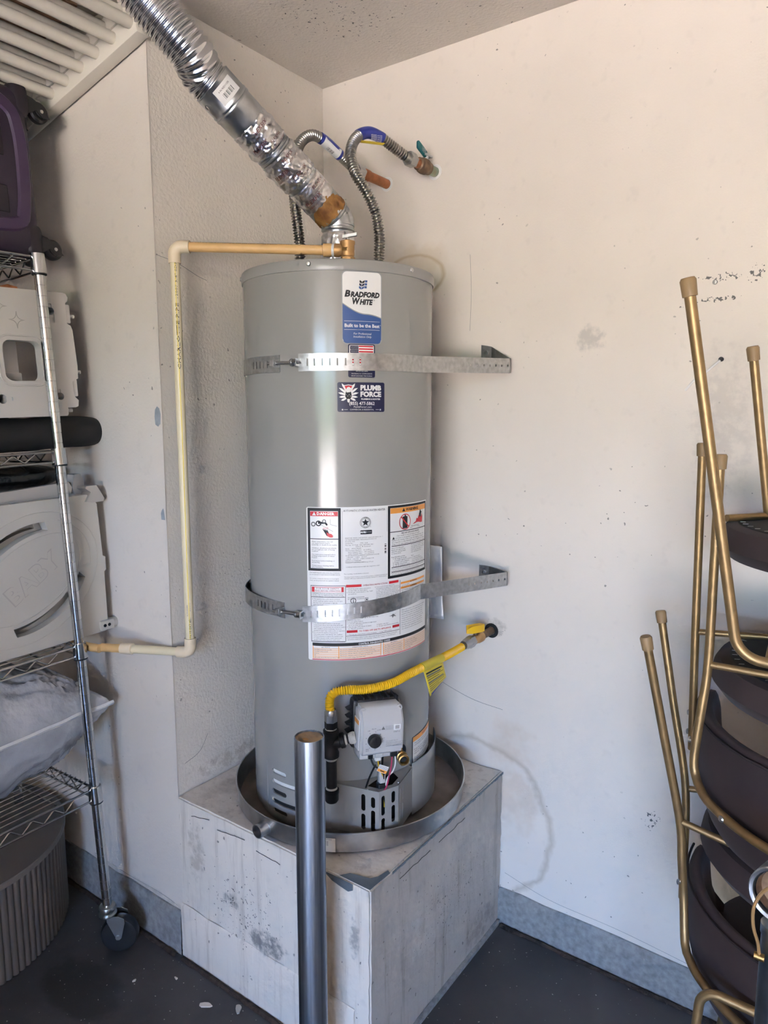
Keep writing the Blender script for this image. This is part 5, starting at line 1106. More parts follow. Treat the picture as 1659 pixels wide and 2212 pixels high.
# ------------------------------------------------------------------ seismic straps
def strip(path, hh, name, parent, slots, holes=(), th=0.0013):
    # path: list of (point centre) ; slots: parameter ranges (m) that get an open slit ; real thickness
    P, L = resample([V(q) for q in path], 0.0018); N = len(P); vs = []; fs = []
    rows = [-hh, -hh * 0.42, hh * 0.42, hh]; hrow = [-hh, -hh * 0.14, hh * 0.14, hh]
    def inr(s, rr): return any(a <= s <= b for a, b in rr)
    for i, q in enumerate(P):
        s = L * i / (N - 1)
        near_h = any(a - 0.004 <= s <= b + 0.004 for a, b in holes)
        t = (P[min(i + 1, N - 1)] - P[max(i - 1, 0)]).normalized(); n = t.cross(V((0, 0, 1))).normalized()
        for sd_ in (1, -1):
            for r_ in (hrow if near_h else rows): vs.append(q + V((0, 0, r_)) + n * th / 2 * sd_)
    for i in range(N - 1):
        s = L * (i + 0.5) / (N - 1); op = inr(s, slots) or inr(s, holes)
        op0 = i > 0 and (inr(L * (i - 0.5) / (N - 1), slots) or inr(L * (i - 0.5) / (N - 1), holes))
        op1 = i < N - 2 and (inr(L * (i + 1.5) / (N - 1), slots) or inr(L * (i + 1.5) / (N - 1), holes))
        a, b = 8 * i, 8 * i + 8
        for r_ in range(3):
            if r_ == 1 and op: continue
            fs.append((a + r_, b + r_, b + r_ + 1, a + r_ + 1)); fs.append((a + 4 + r_, a + 5 + r_, b + 5 + r_, b + 4 + r_))
        if op:
            fs.append((a + 1, b + 1, b + 5, a + 5)); fs.append((a + 2, a + 6, b + 6, b + 2))
            if not op0: fs.append((a + 1, a + 5, a + 6, a + 2))
            if not op1: fs.append((b + 1, b + 2, b + 6, b + 5))
        fs.append((a, a + 4, b + 4, b)); fs.append((a + 3, b + 3, b + 7, a + 7))
    fs.append((0, 1, 2, 3, 7, 6, 5, 4)); e = 8 * (N - 1); fs.append((e, e + 4, e + 5, e + 6, e + 7, e + 3, e + 2, e + 1))
    return MB().add(vs, fs).build(name, 'galv_strap', parent)
def strap(label, zl0, zl1, zr0, zr1, zend, xb, fold_z, grp, loosen):
    st_ = thing('seismic_strap', label, 'strap', (TCX, TCY, min(zl0, zr0)), grp)
    rs = TR_ + 0.0015
    left = [tz(a, zl0 + (zl1 - zl0) * (a + 205) / 120, rs + loosen * 0.012 * max(0, 1 - abs(a + 130) / 35)) for a in range(-205, -84, 3)]
    Ls = sum((left[i + 1] - left[i]).length for i in range(len(left) - 1))
    o1 = strip([V((-0.0 + 0.002, TCY + 0.17, zl0))] + left if False else left, 0.0190, 'strap_band', st_, [(Ls - d - 0.003, Ls - d) for d in (0.036, 0.050, 0.064, 0.078, 0.092)])
    # right band: wraps the front, leaves at a tangent towards the wall bracket
    az_e = 8
    right = [tz(a, zr0 + (zr1 - zr0) * (a + 73) / 81, rs + 0.001) for a in range(-73, az_e, 3)]
    endp = V((xb, -0.028, zend)); right += [endp]
    Lr = sum((right[i + 1] - right[i]).length for i in range(len(right) - 1))
    strip(right, 0.0190, 'strap_band', st_, [(0.020 + k * 0.0168, 0.0234 + k * 0.0168) for k in range(8)], [(Lr - 0.010 - k * 0.022, Lr - 0.006 - k * 0.022) for k in range(7)])
    # fold-back tab to the wall
    tabp = [endp + V((0.0015, 0.002, 0.0)), V((xb - 0.045, -0.010, zend + fold_z * 0.55)), V((xb - 0.066, -0.0030, zend + fold_z * 0.85)), V((xb - 0.098, -0.0018, zend + fold_z))]
    strip(tabp, 0.0185, 'wall_tab', st_, [], [(0.088, 0.094)])
    MB().lathe([(0.0065, 0.0), (0.006, 0.003), (0, 0.0042)], V((xb - 0.082, -0.0032, zend + fold_z * 0.92)), (0, -1, 0), 6).build('lag_screw', 'nut_steel', st_)
    # folded lugs and tension bolt
    a0, a1 = -85.5, -72.6
    zb = (zl1 + zr0) / 2
    for a, sg, zc in ((a0, -1, zl1), (a1, 1, zr0)):
        q = tz(a, zc, rs); n = (q - V((TCX, TCY, zc))).normalized(); t_ = V((-n.y, n.x, 0))
        MB().rbox((-0.0012, 0.0, -0.0085), (0.0012, 0.021, 0.0085), 0.0006, 1, lambda p_: q + t_ * p_[0] + n * p_[1] + V((0, 0, p_[2]))).build('strap_lug', 'galv_strap', st_)
    q0 = tz(a0 - 4.5, zb, rs + 0.0125); q1 = tz(a1 + 0.2, zb, rs + 0.0125); d = (q1 - q0).normalized()
    MB().cyl(q0 - d * 0.004, q1 + d * 0.004, 0.0036, 14).build('tension_bolt', 'nut_steel', st_)
    MB().hexnut(q1 - d * 0.010, q1 - d * 0.0025, 0.0078).build('bolt_nut', 'nut_steel', st_)
    MB().lathe([(0.0080, -0.016), (0.0085, -0.013), (0.0075, -0.0105)], q1, d, 16, cap=True).build('bolt_head', 'nut_steel', st_)
    MB().rbox((-0.006, -0.006, -0.007), (0.006, 0.005, 0.007), 0.001, 1, lambda p_: q0 + d * (p_[0] + 0.010) + d.cross(V((0, 0, 1))) * p_[1] + V((0, 0, p_[2]))).build('strap_barrel', 'galv_strap', st_)
    return st_
strap('upper galvanized strap around the water heater below brand label', 1.585, 1.588, 1.589, 1.592, 1.600, 0.6500, 0.042, 'seismic straps on the water heater', 0.0)
strap('lower galvanized strap crossing the large instruction label', 1.030, 1.020, 1.0175, 1.045, 1.034, 0.6560, 0.004, 'seismic straps on the water heater', 1.0)

# clear bag of papers tucked behind the tank
mb = MB(); mb.grid(8, 18, lambda u, v: V((0.452 + 0.050 * u + 0.014 * u * v * v, -0.118 - 0.005 * math.sin(u * 5 + v * 3), 1.122 - 0.004 * u - (0.212 - 0.014 * u) * v)))
bg_ = mb.build('manual_bag', 'papers'); bg_.modifiers.new('th', 'SOLIDIFY').thickness = 0.003
tag(bg_, 'clear plastic sleeve of papers tucked behind water heater', 'papers')

# ------------------------------------------------------------------ bollard in front of the platform
bo = thing('bollard', 'bare galvanized steel bollard post in front of the platform', 'bollard', (0.581, -0.746, 0))
BX, BY, BZ = 0.581, -0.746, 0.842
MB().lathe([(0.0302, 0.0), (0.0302, BZ - 0.002), (0.0296, BZ), (0.0280, BZ), (0.0276, BZ - 0.004), (0.0276, BZ - 0.02)], (BX, BY, 0), n=48).build('steel_pipe', 'galv_post', bo)
mb = MB(); mb.grid(28, 8, lambda u, v: V((BX + 0.0277 * v * math.cos(2 * PI * u), BY + 0.0277 * v * math.sin(2 * PI * u), BZ - 0.0035 + 0.0020 * noise.noise(V((v * math.cos(2 * PI * u) * 3, v * math.sin(2 * PI * u) * 3, 2))))), closed_u=True); mb.build('cement_fill', 'cement', bo)
mb = MB(); mb.flat([(-0.013, -0.018), (-0.002, -0.022), (0.006, -0.016), (0.004, -0.010), (-0.006, -0.008), (-0.012, -0.012)], lambda x, y: V((BX + x * .8 + 0.004, BY + y * .8 - .001, BZ - 0.001))); mb.build('rust_spot', 'rust', bo)

# paint flakes on the floor
for k, (x, y, s_, lab) in enumerate([(0.187, -0.711, 0.020, 'larger cream paint flake on floor, left of the two'), (0.2615, -0.672, 0.016, 'narrow cream paint flake on floor close to the platform'), (-0.0271, -0.7696, 0.006, 'tiny cream paint crumb on floor near the black caster'), (0.055, -0.70, 0.006, 'tiny cream paint crumb on floor beside the wall corner')]):
    poly = []
    for i in range(9):
        a = 2 * PI * i / 9; rr = s_ * (0.55 + 0.35 * noise.noise(V((math.cos(a) * 2, math.sin(a) * 2, k * 7)))); poly.append((rr * 1.5 * math.cos(a), rr * 0.75 * math.sin(a)))
    ca, sa = math.cos(0.5 + k * 1.9), math.sin(0.5 + k * 1.9)
    pf_ = lambda h: (lambda px, py: V((x + px * ca - py * sa, y + px * sa + py * ca, h + 0.004 * abs(noise.noise(V((px * 60, py * 60, k)))))))
    o = MB().prism(poly, pf_(0.0035), pf_(0.0)).build('paint_flake', 'chip'); tag(o, lab, 'debris', 'paint flakes on the floor')

# ------------------------------------------------------------------ wire shelving unit (leans a little)
DL = math.radians(2.54)
RTT = RT * math.cos(DL) + ZU * math.sin(DL); EZ = ZU * math.cos(DL) - RT * math.sin(DL)
EX = RTT * math.cos(YAW) - FH * math.sin(YAW); EY = RTT * math.sin(YAW) + FH * math.cos(YAW)
B0 = V((-0.1759, -0.7365, 0.0))
def S(p): return B0 + EX * p[0] + EY * p[1] + EZ * p[2]
def S3(x, y, z): return S((x, y, z))
SWX, SLY = 0.44, 0.90
rackT = thing('wire_shelving', 'chrome wire shelving unit on black casters by left wall', 'shelving', S3(-SWX / 2, -SLY / 2, 0))
def cap_prof(z0, z1):
    prof = [(0.0127, z0)]; z = z0 + 0.0254
    while z < z1 - 0.01: prof += [(0.0127, z - 0.0012), (0.0119, z - 0.0007), (0.0119, z + 0.0007), (0.0127, z + 0.0012)]; z += 0.0254
    return prof + [(0.0127, z1), (0.0, z1 + 0.002)]
heights = [(0.442, 0.486), (0.845, 0.885), (1.352, 1.392), (1.816, 1.862)]
for px, py in ((0, 0), (-SWX, 0), (0, -SLY), (-SWX, -SLY)):
    pst = MB().lathe(cap_prof(0.136, 1.862), S3(px, py, 0), EZ, 24).build('post', 'chrome', rackT)
    for z0, z1 in heights:
        MB().lathe([(0.0128, z0), (0.0180, z0), (0.0180, z0 + 0.002), (0.0165, z1), (0.0128, z1)], S3(px, py, 0), EZ, 24).build('collar', 'chrome', pst)
        MB().lathe([(0.0130, z0 - 0.004), (0.0172, z0 - 0.004), (0.0176, z0 - 0.0005), (0.0130, z0)], S3(px, py, 0), EZ, 20).build('sleeve_ring', 'black_plastic', pst)
for z0, z1 in heights:
    zt2, zb2 = z1 - 0.008, z0 + 0.006
    sh = MB().sweep([S3(-0.016, 0, zt2), S3(-SWX + 0.016, 0, zt2)], 0.0032, 8).build('shelf_rim', 'wire_chrome', rackT)
    rims = [((0, -0.016), (0, -SLY + 0.016)), ((-SWX, -0.016), (-SWX, -SLY + 0.016)), ((-0.016, 0), (-SWX + 0.016, 0)), ((-0.016, -SLY), (-SWX + 0.016, -SLY))]
    for j, (a, b) in enumerate(rims):
        if j != 2: MB().sweep([S3(*a, zt2), S3(*b, zt2)], 0.0032, 8).build('shelf_rim', 'wire_chrome', sh)
        MB().sweep([S3(*a, zb2), S3(*b, zb2)], 0.0028, 8).build('shelf_rim', 'wire_chrome', sh)
        A_, B_ = V(a), V(b); L_ = (B_ - A_).length; npk = int((L_ - 0.08) / 0.056); zz = []
        for k in range(2 * npk + 1):
            q = A_ + (B_ - A_) * ((0.045 + k * 0.028) / L_); zz.append(S3(q.x, q.y, zt2 - 0.004 if k % 2 == 0 else zb2 + 0.003))
        P_ = [zz[0]]
        for k in range(1, len(zz) - 1): P_ += bend(zz[k - 1], zz[k], zz[k + 1], 0.006, 3)
        P_.append(zz[-1]); MB().sweep(P_, 0.0020, 6).build('truss_wire', 'wire_chrome', sh)
    for j in range(3):
        yy = -0.10 - j * 0.35; MB().sweep([S3(-0.004, yy, zt2 - 0.004), S3(-SWX + 0.004, yy, zt2 - 0.004)], 0.0026, 6).build('cross_bar', 'wire_chrome', sh)
    for k in range(1, 18):
        xx = -k * SWX / 18; MB().sweep([S3(xx, 0.004, zt2 + 0.0035), S3(xx, -SLY - 0.004, zt2 + 0.0035)], 0.0016, 6).build('deck_wire', 'wire_chrome', sh)
for px, py, hd in ((0, 0, V((0.75, 0.66, 0))), (-SWX, 0, V((-0.3, 0.9, 0))), (0, -SLY, V((0.6, -0.8, 0))), (-SWX, -SLY, V((-0.6, -0.8, 0)))):
    top = S3(px, py, 0.136); hd = hd.normalized(); sdv_ = V((-hd.y, hd.x, 0))
    cst = MB().lathe([(0.006, 0.030), (0.008, 0.012), (0.021, 0.010), (0.023, 0.004), (0.021, -0.004), (0.017, -0.010), (0.024, -0.012), (0.024, -0.016), (0.0, -0.018)], top - V((0, 0, 0.012)), (0, 0, 1), 28).build('caster', 'zinc', rackT)
    wc = V((top.x, top.y, 0.0505)) + hd * 0.030
    for sg in (-1, 1):
        MB().prism([(-0.028, 0.060), (0.002, 0.060), (0.017, 0.052), (0.019, 0.040), (0.0085, -0.004), (0.003, -0.0095), (-0.004, -0.008), (-0.008, 0.000), (-0.028, 0.046)], lambda u, v: wc + hd * (u) + V((0, 0, v)) + sdv_ * sg * 0.0185, lambda u, v: wc + hd * u + V((0, 0, v)) + sdv_ * sg * 0.0205).build('caster_fork', 'zinc', cst)
        MB().hexnut(wc + sdv_ * sg * 0.0200, wc + sdv_ * sg * 0.0255, 0.0065).build('axle_nut', 'screw', cst)
    MB().lathe([(0.006, -0.016), (0.030, -0.014), (0.040, -0.016), (0.047, -0.015), (0.0500, -0.010), (0.0503, 0.0), (0.0500, 0.010), (0.047, 0.015), (0.040, 0.016), (0.030, 0.014), (0.006, 0.016)], wc, sdv_, 40).build('wheel', 'rubber', cst)

# ------------------------------------------------------------------ things on the shelves
# purple hard-shell suitcase, wheels towards the wall
su = thing('suitcase', 'purple hard-shell suitcase lying on the top wire shelf', 'suitcase', S3(-0.13, -0.3, 1.862))
body = MB(); body.rbox((-0.195, -0.66, 1.862), (-0.034, 0.043, 2.260), 0.036, 5, S); body.build('suitcase_shell', 'suitcase', su)
rp_ = catmull([(0, -0.40, 2.222), (0, -0.10, 2.218), (0, -0.018, 2.203), (0, 0.004, 2.150), (0, 0.006, 2.05), (0, -0.002, 1.965), (0, -0.022, 1.934), (0, -0.12, 1.926), (0, -0.40, 1.922)], 0.012)
mb = MB(); vs = []; fs = []
for i, q in enumerate(rp_):
    t = (rp_[min(i + 1, len(rp_) - 1)] - rp_[max(i - 1, 0)]).normalized(); n = V((0, -t.z, t.y))
    for o_, h_ in ((-0.017, -0.001), (-0.012, 0.006), (0.012, 0.006), (0.017, -0.001)): vs.append(S((-0.034 + h_, q.y + n.y * o_, q.z + n.z * o_)))
for i in range(len(rp_) - 1):
    for k in range(3): fs.append((4 * i + k, 4 * i + k + 1, 4 * i + 5 + k, 4 * i + 4 + k))
mb.add(vs, fs).build('raised_rib', 'suitcase_rib', su)
for z0_, z1_ in ((2.115, 2.16), (1.985, 2.02)): MB().rbox((-0.037, -0.42, z0_ - 0.03), (-0.0322, -0.035, z1_), 0.003, 1, S).build('raised_rib', 'suitcase_dark', su)
for zc, sgn in ((2.232, 1), (1.905, -1)):
    MB().rbox((-0.190, -0.004, zc - 0.042), (-0.0325, 0.0445, zc + 0.040), 0.020, 4, lambda p: S((p[0], p[1], min(2.261, max(1.8605, p[2]))))).build('corner_guard', 'suitcase_dark', su)
    for xw in (-0.060, -0.165):
        zw = zc - 0.014 if sgn > 0 else zc - 0.014
        wh_ = MB().lathe([(0.0, -0.011), (0.020, -0.011), (0.0245, -0.007), (0.0255, 0.0), (0.0245, 0.007), (0.020, 0.011), (0.0, 0.011)], S((xw, 0.074, zw)), EX, 30).build('suitcase_wheel', 'rubber', su)
        MB().prism([(0.040, 0.022), (0.062, 0.016), (0.088, -0.008), (0.096, -0.018), (0.078, -0.022), (0.062, -0.006), (0.040, -0.020)], lambda u, v: S((xw + 0.0125, u, zw + 0.006 + v)), lambda u, v: S((xw + 0.0165, u, zw + 0.006 + v))).build('wheel_arm', 'black_plastic', su)
        MB().prism([(0.036, 0.026), (0.060, 0.020), (0.064, -0.004), (0.036, -0.022)], lambda u, v: S((xw - 0.02, u, zw + 0.006 + v)), lambda u, v: S((xw + 0.0125, u, zw + 0.006 + v))).build('wheel_mount', 'black_plastic', su)
        MB().lathe([(0.0045, 0.0), (0.004, 0.0015), (0, 0.002)], S((xw + 0.0165, 0.076, zw)), EX, 12).build('axle', 'screw', su)
        MB().lathe([(0.0, 0.0005), (0.0145, 0.0005), (0.0145, -0.003)], S((xw + 0.0145, 0.075, zw)), EX, 20).build('wheel_hub', 'black_plastic', su)

# second, dark suitcase behind the white panel, one wheel showing under the top shelf
s2 = thing('suitcase', 'dark suitcase behind the white panel on the second shelf', 'suitcase', S3(-0.28, -0.3, 1.392))
MB().rbox((-0.40, -0.62, 1.395), (-0.135, -0.035, 1.790), 0.03, 3, S).build('suitcase_shell', 'suitcase_dark', s2)
MB().lathe([(0.0, -0.010), (0.019, -0.010), (0.024, -0.006), (0.025, 0.0), (0.024, 0.006), (0.019, 0.010), (0.0, 0.010)], S((-0.150, 0.000, 1.783)), EX, 24).build('suitcase_wheel', 'rubber', s2)
MB().prism([(-0.030, -0.005), (0.004, -0.020), (0.020, 0.000), (0.014, 0.022), (-0.010, 0.026), (-0.030, 0.02)], lambda u, v: S((-0.139, u, 1.783 + v)), lambda u, v: S((-0.136, u, 1.783 + v))).build('wheel_arm', 'copper', s2)

# white playpen panel with window
def yz(xf): return lambda u, v: S((xf, u, v))
def rrect(y0, y1, z0, z1, r, n=5):
    out = []
    for cy, cz, a0 in ((y1 - r, z1 - r, 0), (y0 + r, z1 - r, 90), (y0 + r, z0 + r, 180), (y1 - r, z0 + r, 270)):
        for k in range(n + 1): a = math.radians(a0 + 90 * k / n); out.append((cy + r * math.cos(a), cz + r * math.sin(a)))
    return out
wp = thing('playpen_panel', 'white plastic playpen panel with a rounded window cut-out', 'playpen panel', S3(-0.045, -0.3, 1.4727))
outl = [(-0.70, 1.4727), (0.052, 1.4727), (0.056, 1.477), (0.056, 1.494), (0.078, 1.494), (0.085, 1.497), (0.0875, 1.512), (0.079, 1.520), (0.076, 1.535), (0.076, 1.560), (0.092, 1.568), (0.094, 1.600), (0.090, 1.690), (0.086, 1.702), (0.077, 1.706), (0.077, 1.757), (0.084, 1.762), (0.0855, 1.772), (0.081, 1.7805), (0.072, 1.7825), (-0.70, 1.7690)]
pw = MB().prism(outl, yz(-0.030), yz(-0.058)).build('panel_body', 'play_white', wp)
def disc(cy, cz, r, n=18): return [(cy + r * math.cos(2 * PI * k / n), cz + r * math.sin(2 * PI * k / n)) for k in range(n)]
def cutp(poly, d0=-0.02, d1=-0.07): return MB().prism(poly, yz(d0), yz(d1))
cut(pw, [cutp(rrect(-0.094, 0.000, 1.5605, 1.6575, 0.018)), cutp(disc(0.036, 1.734, 0.0095)), cutp(disc(0.039, 1.5225, 0.0095)), cutp(disc(-0.108, 1.517, 0.011)),
         cutp(rrect(0.031, 0.040, 1.7405, 1.752, 0.002), -0.02, -0.034), cutp(rrect(0.036, 0.045, 1.706, 1.727, 0.002), -0.02, -0.034), cutp(rrect(0.032, 0.041, 1.529, 1.541, 0.002), -0.02, -0.034), cutp(rrect(-0.100, -0.083, 1.5125, 1.5215, 0.002), -0.02, -0.034)])
MB().sweep([S3(-0.0298, a, b) for a, b in rrect(-0.106, 0.012, 1.549, 1.669, 0.028, 6)], 0.0022, 6, closed=True).build('window_rim', 'play_white', wp)
for z0_, z1_ in ((1.708, 1.755), (1.522, 1.566)): MB().rbox((-0.056, 0.0775, z0_), (-0.033, 0.0905, z1_), 0.003, 2, S).build('hinge_lug', 'play_white', wp)
for yy, zz_, ll in ((0.089, 1.727, 0.016), (0.092, 1.5855, 0.016), (0.058, 1.487, 0.016)):
    MB().sweep([S3(-0.045, yy + k * ll / 12, zz_) for k in range(13)], [0.0048 + 0.0008 * (k % 3 == 0) for k in range(13)], 12).build('threaded_peg', 'play_white', wp)
for cy, cz in ((-0.052, 1.706), (-0.092, 1.736)):
    sp_ = []
    for k in range(48):
        a = 2 * PI * k / 48; rr = 0.0175 / ((abs(math.cos(a)) ** 0.48 + abs(math.sin(a)) ** 0.48) ** (1 / 0.48)); sp_.append(S3(-0.0299, cy + 1.15 * rr * math.cos(a), cz + 1.15 * rr * math.sin(a)))
    MB().sweep(sp_, 0.0007, 5, closed=True).build('star_groove', 'play_grey2', wp)
w2 = thing('playpen_panel', 'second white playpen panel seen through the window cut-out', 'playpen panel', S3(-0.085, -0.3, 1.4727))
MB().rbox((-0.115, -0.085, 1.475), (-0.075, -0.036, 1.76), 0.004, 2, S).build('panel_post', 'play_white', w2)
MB().rbox((-0.120, -0.088, 1.560), (-0.070, -0.033, 1.583), 0.003, 2, S).build('panel_rib', 'play_white', w2)
MB().rbox((-0.118, -0.68, 1.475), (-0.080, -0.11, 1.76), 0.004, 2, S).build('panel_body', 'play_white', w2)

# black fabric roll lying on the second shelf
rl = MB(); N = 60; pts_ = [S3(-0.072 - 0.004 * math.sin(k * 0.3), -0.75 + (0.905) * k / N, 1.4308 + 0.001 * math.sin(k * 0.5)) for k in range(N + 1)]
rr_ = [0.0410 + 0.0012 * noise.noise(V((k * 0.5, 0, 0))) for k in range(N + 1)]
for k in range(5): rr_[N - k] *= (0.80, 0.91, 0.965, 0.99, 1.0)[k]
rl.sweep(pts_, rr_, 32); ro = rl.build('fabric_roll', 'black_fabric'); tag(ro, 'long black fabric roll sticking out past the shelf post', 'roll')

def lump(c, half, name, mat, seed, amp, e=0.6, nu=56, nv=34, mod=None):
    mb = MB()
    def fn(u, v):
        a = 2 * PI * u; b = -PI / 2 + PI * v
        def pw_(x, e_): return math.copysign(abs(x) ** e_, x)
        p = V((pw_(math.cos(b), e) * pw_(math.cos(a), e), pw_(math.cos(b), e) * pw_(math.sin(a), e), pw_(math.sin(b), e)))
        q = V((p.x * half[0], p.y * half[1], p.z * half[2])); d = p.normalized()
        k = amp * (noise.noise(V((q.x * 9, q.y * 9, q.z * 9 + seed))) + 0.6 * noise.noise(q * 26 + V((seed, 0, 0))))
        q = q + d * k
        if mod: q = mod(q, p)
        return S((c[0] + q.x, c[1] + q.y, c[2] + q.z))
    mb.grid(nu, nv, fn, closed_u=True); return mb.build(name, mat, ang=80)
o = lump((-0.215, -0.24, 1.316), (0.100, 0.345, 0.038), 'trash_bag', 'black_bag', 3.0, 0.008, 0.7); tag(o, 'glossy black trash bag squeezed under the second shelf', 'bag')

# grey playpen panels marked BABY
def ell(t, a, b, c=(-0.090, 1.072), rot=math.radians(30)):
    x, y = a * math.cos(t), b * math.sin(t); return (c[0] + x * math.cos(rot) - y * math.sin(rot), c[1] + x * math.sin(rot) + y * math.cos(rot))
def baby_panel(root, xf, th, mat, dy=0.0, dz=0.0, hole=True):
    o_ = [(-0.78, 0.8870), (0.098, 0.8865), (0.106, 0.892), (0.1105, 1.05), (0.117, 1.055), (0.118, 1.090), (0.1105, 1.094), (0.1085, 1.236), (0.104, 1.242), (0.092, 1.243), (0.088, 1.259), (0.082, 1.2640), (-0.78, 1.2640)]
    f = lambda xx: (lambda u, v: S((xx, u + dy, v + dz)))
    b_ = MB().prism(o_, f(xf), f(xf - th)).build('panel_body', mat, root)
    if hole:
        cs = []
        for s0 in (0, PI):
            up_ = [ell(s0 + math.radians(48 + 84 * k / 14), 0.168, 0.126) for k in range(15)]; dn_ = [ell(s0 + math.radians(132 - 84 * k / 14), 0.160, 0.096 - 0.0) for k in range(15)]
            pl_ = [(x + dy, y + dz) for x, y in up_ + dn_]; cs.append(MB().prism(pl_, yz(xf + 0.01), yz(xf - th - 0.01)))
        cut(b_, cs)
    return b_
g1 = thing('playpen_panel', 'grey plastic playpen panel embossed with the word BABY', 'playpen panel', S3(-0.045, -0.3, 0.886))
bp1 = baby_panel(g1, -0.030, 0.030, 'play_grey')
for (a_, b_, t0, t1) in ((0.196, 0.150, -150, 150), (0.150, 0.085, 0, 360), (0.175, 0.133, -35, 35)):
    n_ = 60; ptsr = [S3(-0.0299, *ell(math.radians(t0 + (t1 - t0) * k / n_), a_, b_)) for k in range(n_ + 1)]
    MB().sweep(ptsr, 0.0011, 6).build('embossed_line', 'play_grey', bp1)
cr, sr = math.cos(math.radians(33.5)), math.sin(math.radians(33.5))
text_mb('BABY', 0.062, lambda x, y: S((-0.0288, -0.085 + x * cr - y * sr, 1.071 + x * sr + y * cr)), res=3, bold=0.0012, spacing=1.05).build('lettering', 'play_grey', bp1, smooth=False, fixn=False)
tt = text_mb('BABY', 0.062, lambda x, y: S((-0.0296, -0.085 + x * 1.03 * cr - y * 1.05 * sr, 1.071 + x * 1.03 * sr + y * 1.05 * cr)), res=3, bold=0.0024, spacing=1.05); tt.build('lettering_outline', 'play_grey2', bp1, smooth=False, fixn=False)
MB().prism([(0.074, 1.246), (0.092, 1.242), (0.124, 1.242), (0.128, 1.250), (0.122, 1.262), (0.108, 1.287), (0.078, 1.287), (0.076, 1.281), (0.090, 1.270)], yz(-0.022), yz(-0.064)).build('hinge_clip', 'play_grey2', g1)
MB().cyl(S3(-0.038, 0.085, 0.903), S3(-0.038, 0.135, 0.903), 0.0135, 20).build('hinge_pin', 'play_grey', g1)
MB().rbox((-0.055, 0.080, 0.889), (-0.022, 0.122, 0.917), 0.005, 2, S).build('hinge_clip', 'play_grey', g1)
for k in range(2): MB().lathe([(0.0045, 0.0), (0.0045, 0.001)], S3(-0.0222, 0.092 + k * 0.013, 0.903), EX, 12, cap=True).build('clip_hole', 'dark_in', g1)
g2 = thing('playpen_panel', 'grey playpen panel behind the BABY panel, top edge higher', 'playpen panel', S3(-0.085, -0.3, 0.886))
baby_panel(g2, -0.068, 0.028, 'play_grey2', -0.014, 0.004)
MB().prism([(0.070, 1.266), (0.098, 1.262), (0.100, 1.298), (0.092, 1.318), (0.074, 1.318), (0.066, 1.285)], yz(-0.066), yz(-0.10)).build('hinge_clip', 'play_grey2', g2)
MB().prism([(-0.78, 1.262), (0.060, 1.262), (0.066, 1.285), (0.058, 1.300), (-0.10, 1.292), (-0.78, 1.284)], yz(-0.069), yz(-0.094)).build('panel_crest', 'play_grey2', g2)

# clear plastic bag with a pillow
pb = MB(); BC = (-0.215, -0.30, 0.672)
def pil(u, v, sg):
    sx, sy = 2 * u - 1, 2 * v - 1
    prof_ = (max(0, 1 - abs(sx) ** 3.2) ** 0.52) * (max(0, 1 - abs(sy) ** 3.2) ** 0.52)
    hx, hy = 0.215 * (0.90 + 0.10 * abs(sy) ** 3), 0.372 * (0.90 + 0.12 * abs(sx) ** 3)
    x, y = sx * hx, sy * hy; T = 0.168 * prof_
    fold = math.exp(-((1 - sx) ** 2 * 1.2 + (1 - sy) ** 2 * 3.0)); ang_ = math.atan2(1.02 - sy, 1.02 - sx)
    T += prof_ * (0.020 * math.sin(ang_ * 30) * fold + 0.007 * math.sin(sy * 15 + sx * 5 + 3 * noise.noise(V((sx * 2, sy * 2, 5)))) + 0.014 * noise.noise(V((sx * 3, sy * 5, sg * 4))))
    z = 0.022 * sx * sy + 0.006 * noise.noise(V((sx * 4, sy * 6, 0))) + sg * T
    return S((BC[0] + x, BC[1] + y, BC[2] + z))
pb.grid(60, 90, lambda u, v: pil(u, v, 1)); pb.grid(60, 90, lambda u, v: pil(u, v, -1))
pb = pb.build('pillow_bag', 'bag_plastic', ang=80)
tag(pb, 'clear plastic bag holding a white pillow on the lowest shelf', 'bag')
sm_ = MB(); pe = [pil(1.0, v_ / 60, 1) for v_ in range(61)]; vs = []
for q in pe: vs += [q + EX * 0.0015 + EZ * 0.006, q + EX * 0.006, q + EX * 0.0015 - EZ * 0.006]
sm_.add(vs, [(3 * k + j, 3 * k + j + 1, 3 * k + j + 4, 3 * k + j + 3) for k in range(60) for j in range(2)]).build('bag_seam', 'bag_seam', pb)

# fluted round table under the shelf
dr = thing('fluted_table', 'round grey-brown fluted drum table under the lowest shelf', 'table', (-0.625, -0.985, 0))
DC = (-0.625, -0.985); nf = 110; DR_ = 0.332; mb = MB(); vs = []; fs = []; NS = nf * 8
for z in (0.002, 0.262):
    for k in range(NS):
        a = 2 * PI * k / NS; r_ = DR_ - 0.0055 * (1 - abs(math.sin(a * nf / 2))) ** 1.5; vs.append(V((DC[0] + r_ * math.cos(a), DC[1] + r_ * math.sin(a), z)))
fs = [(k, (k + 1) % NS, NS + (k + 1) % NS, NS + k) for k in range(NS)]
mb.add(vs, fs).build('fluted_side', 'drum', dr, ang=60)
MB().lathe([(0.0, 0.280), (0.334, 0.280), (0.3365, 0.277), (0.3365, 0.264), (0.330, 0.262), (0.0, 0.262)], (*DC, 0), n=128).build('table_top', 'drum_top', dr)

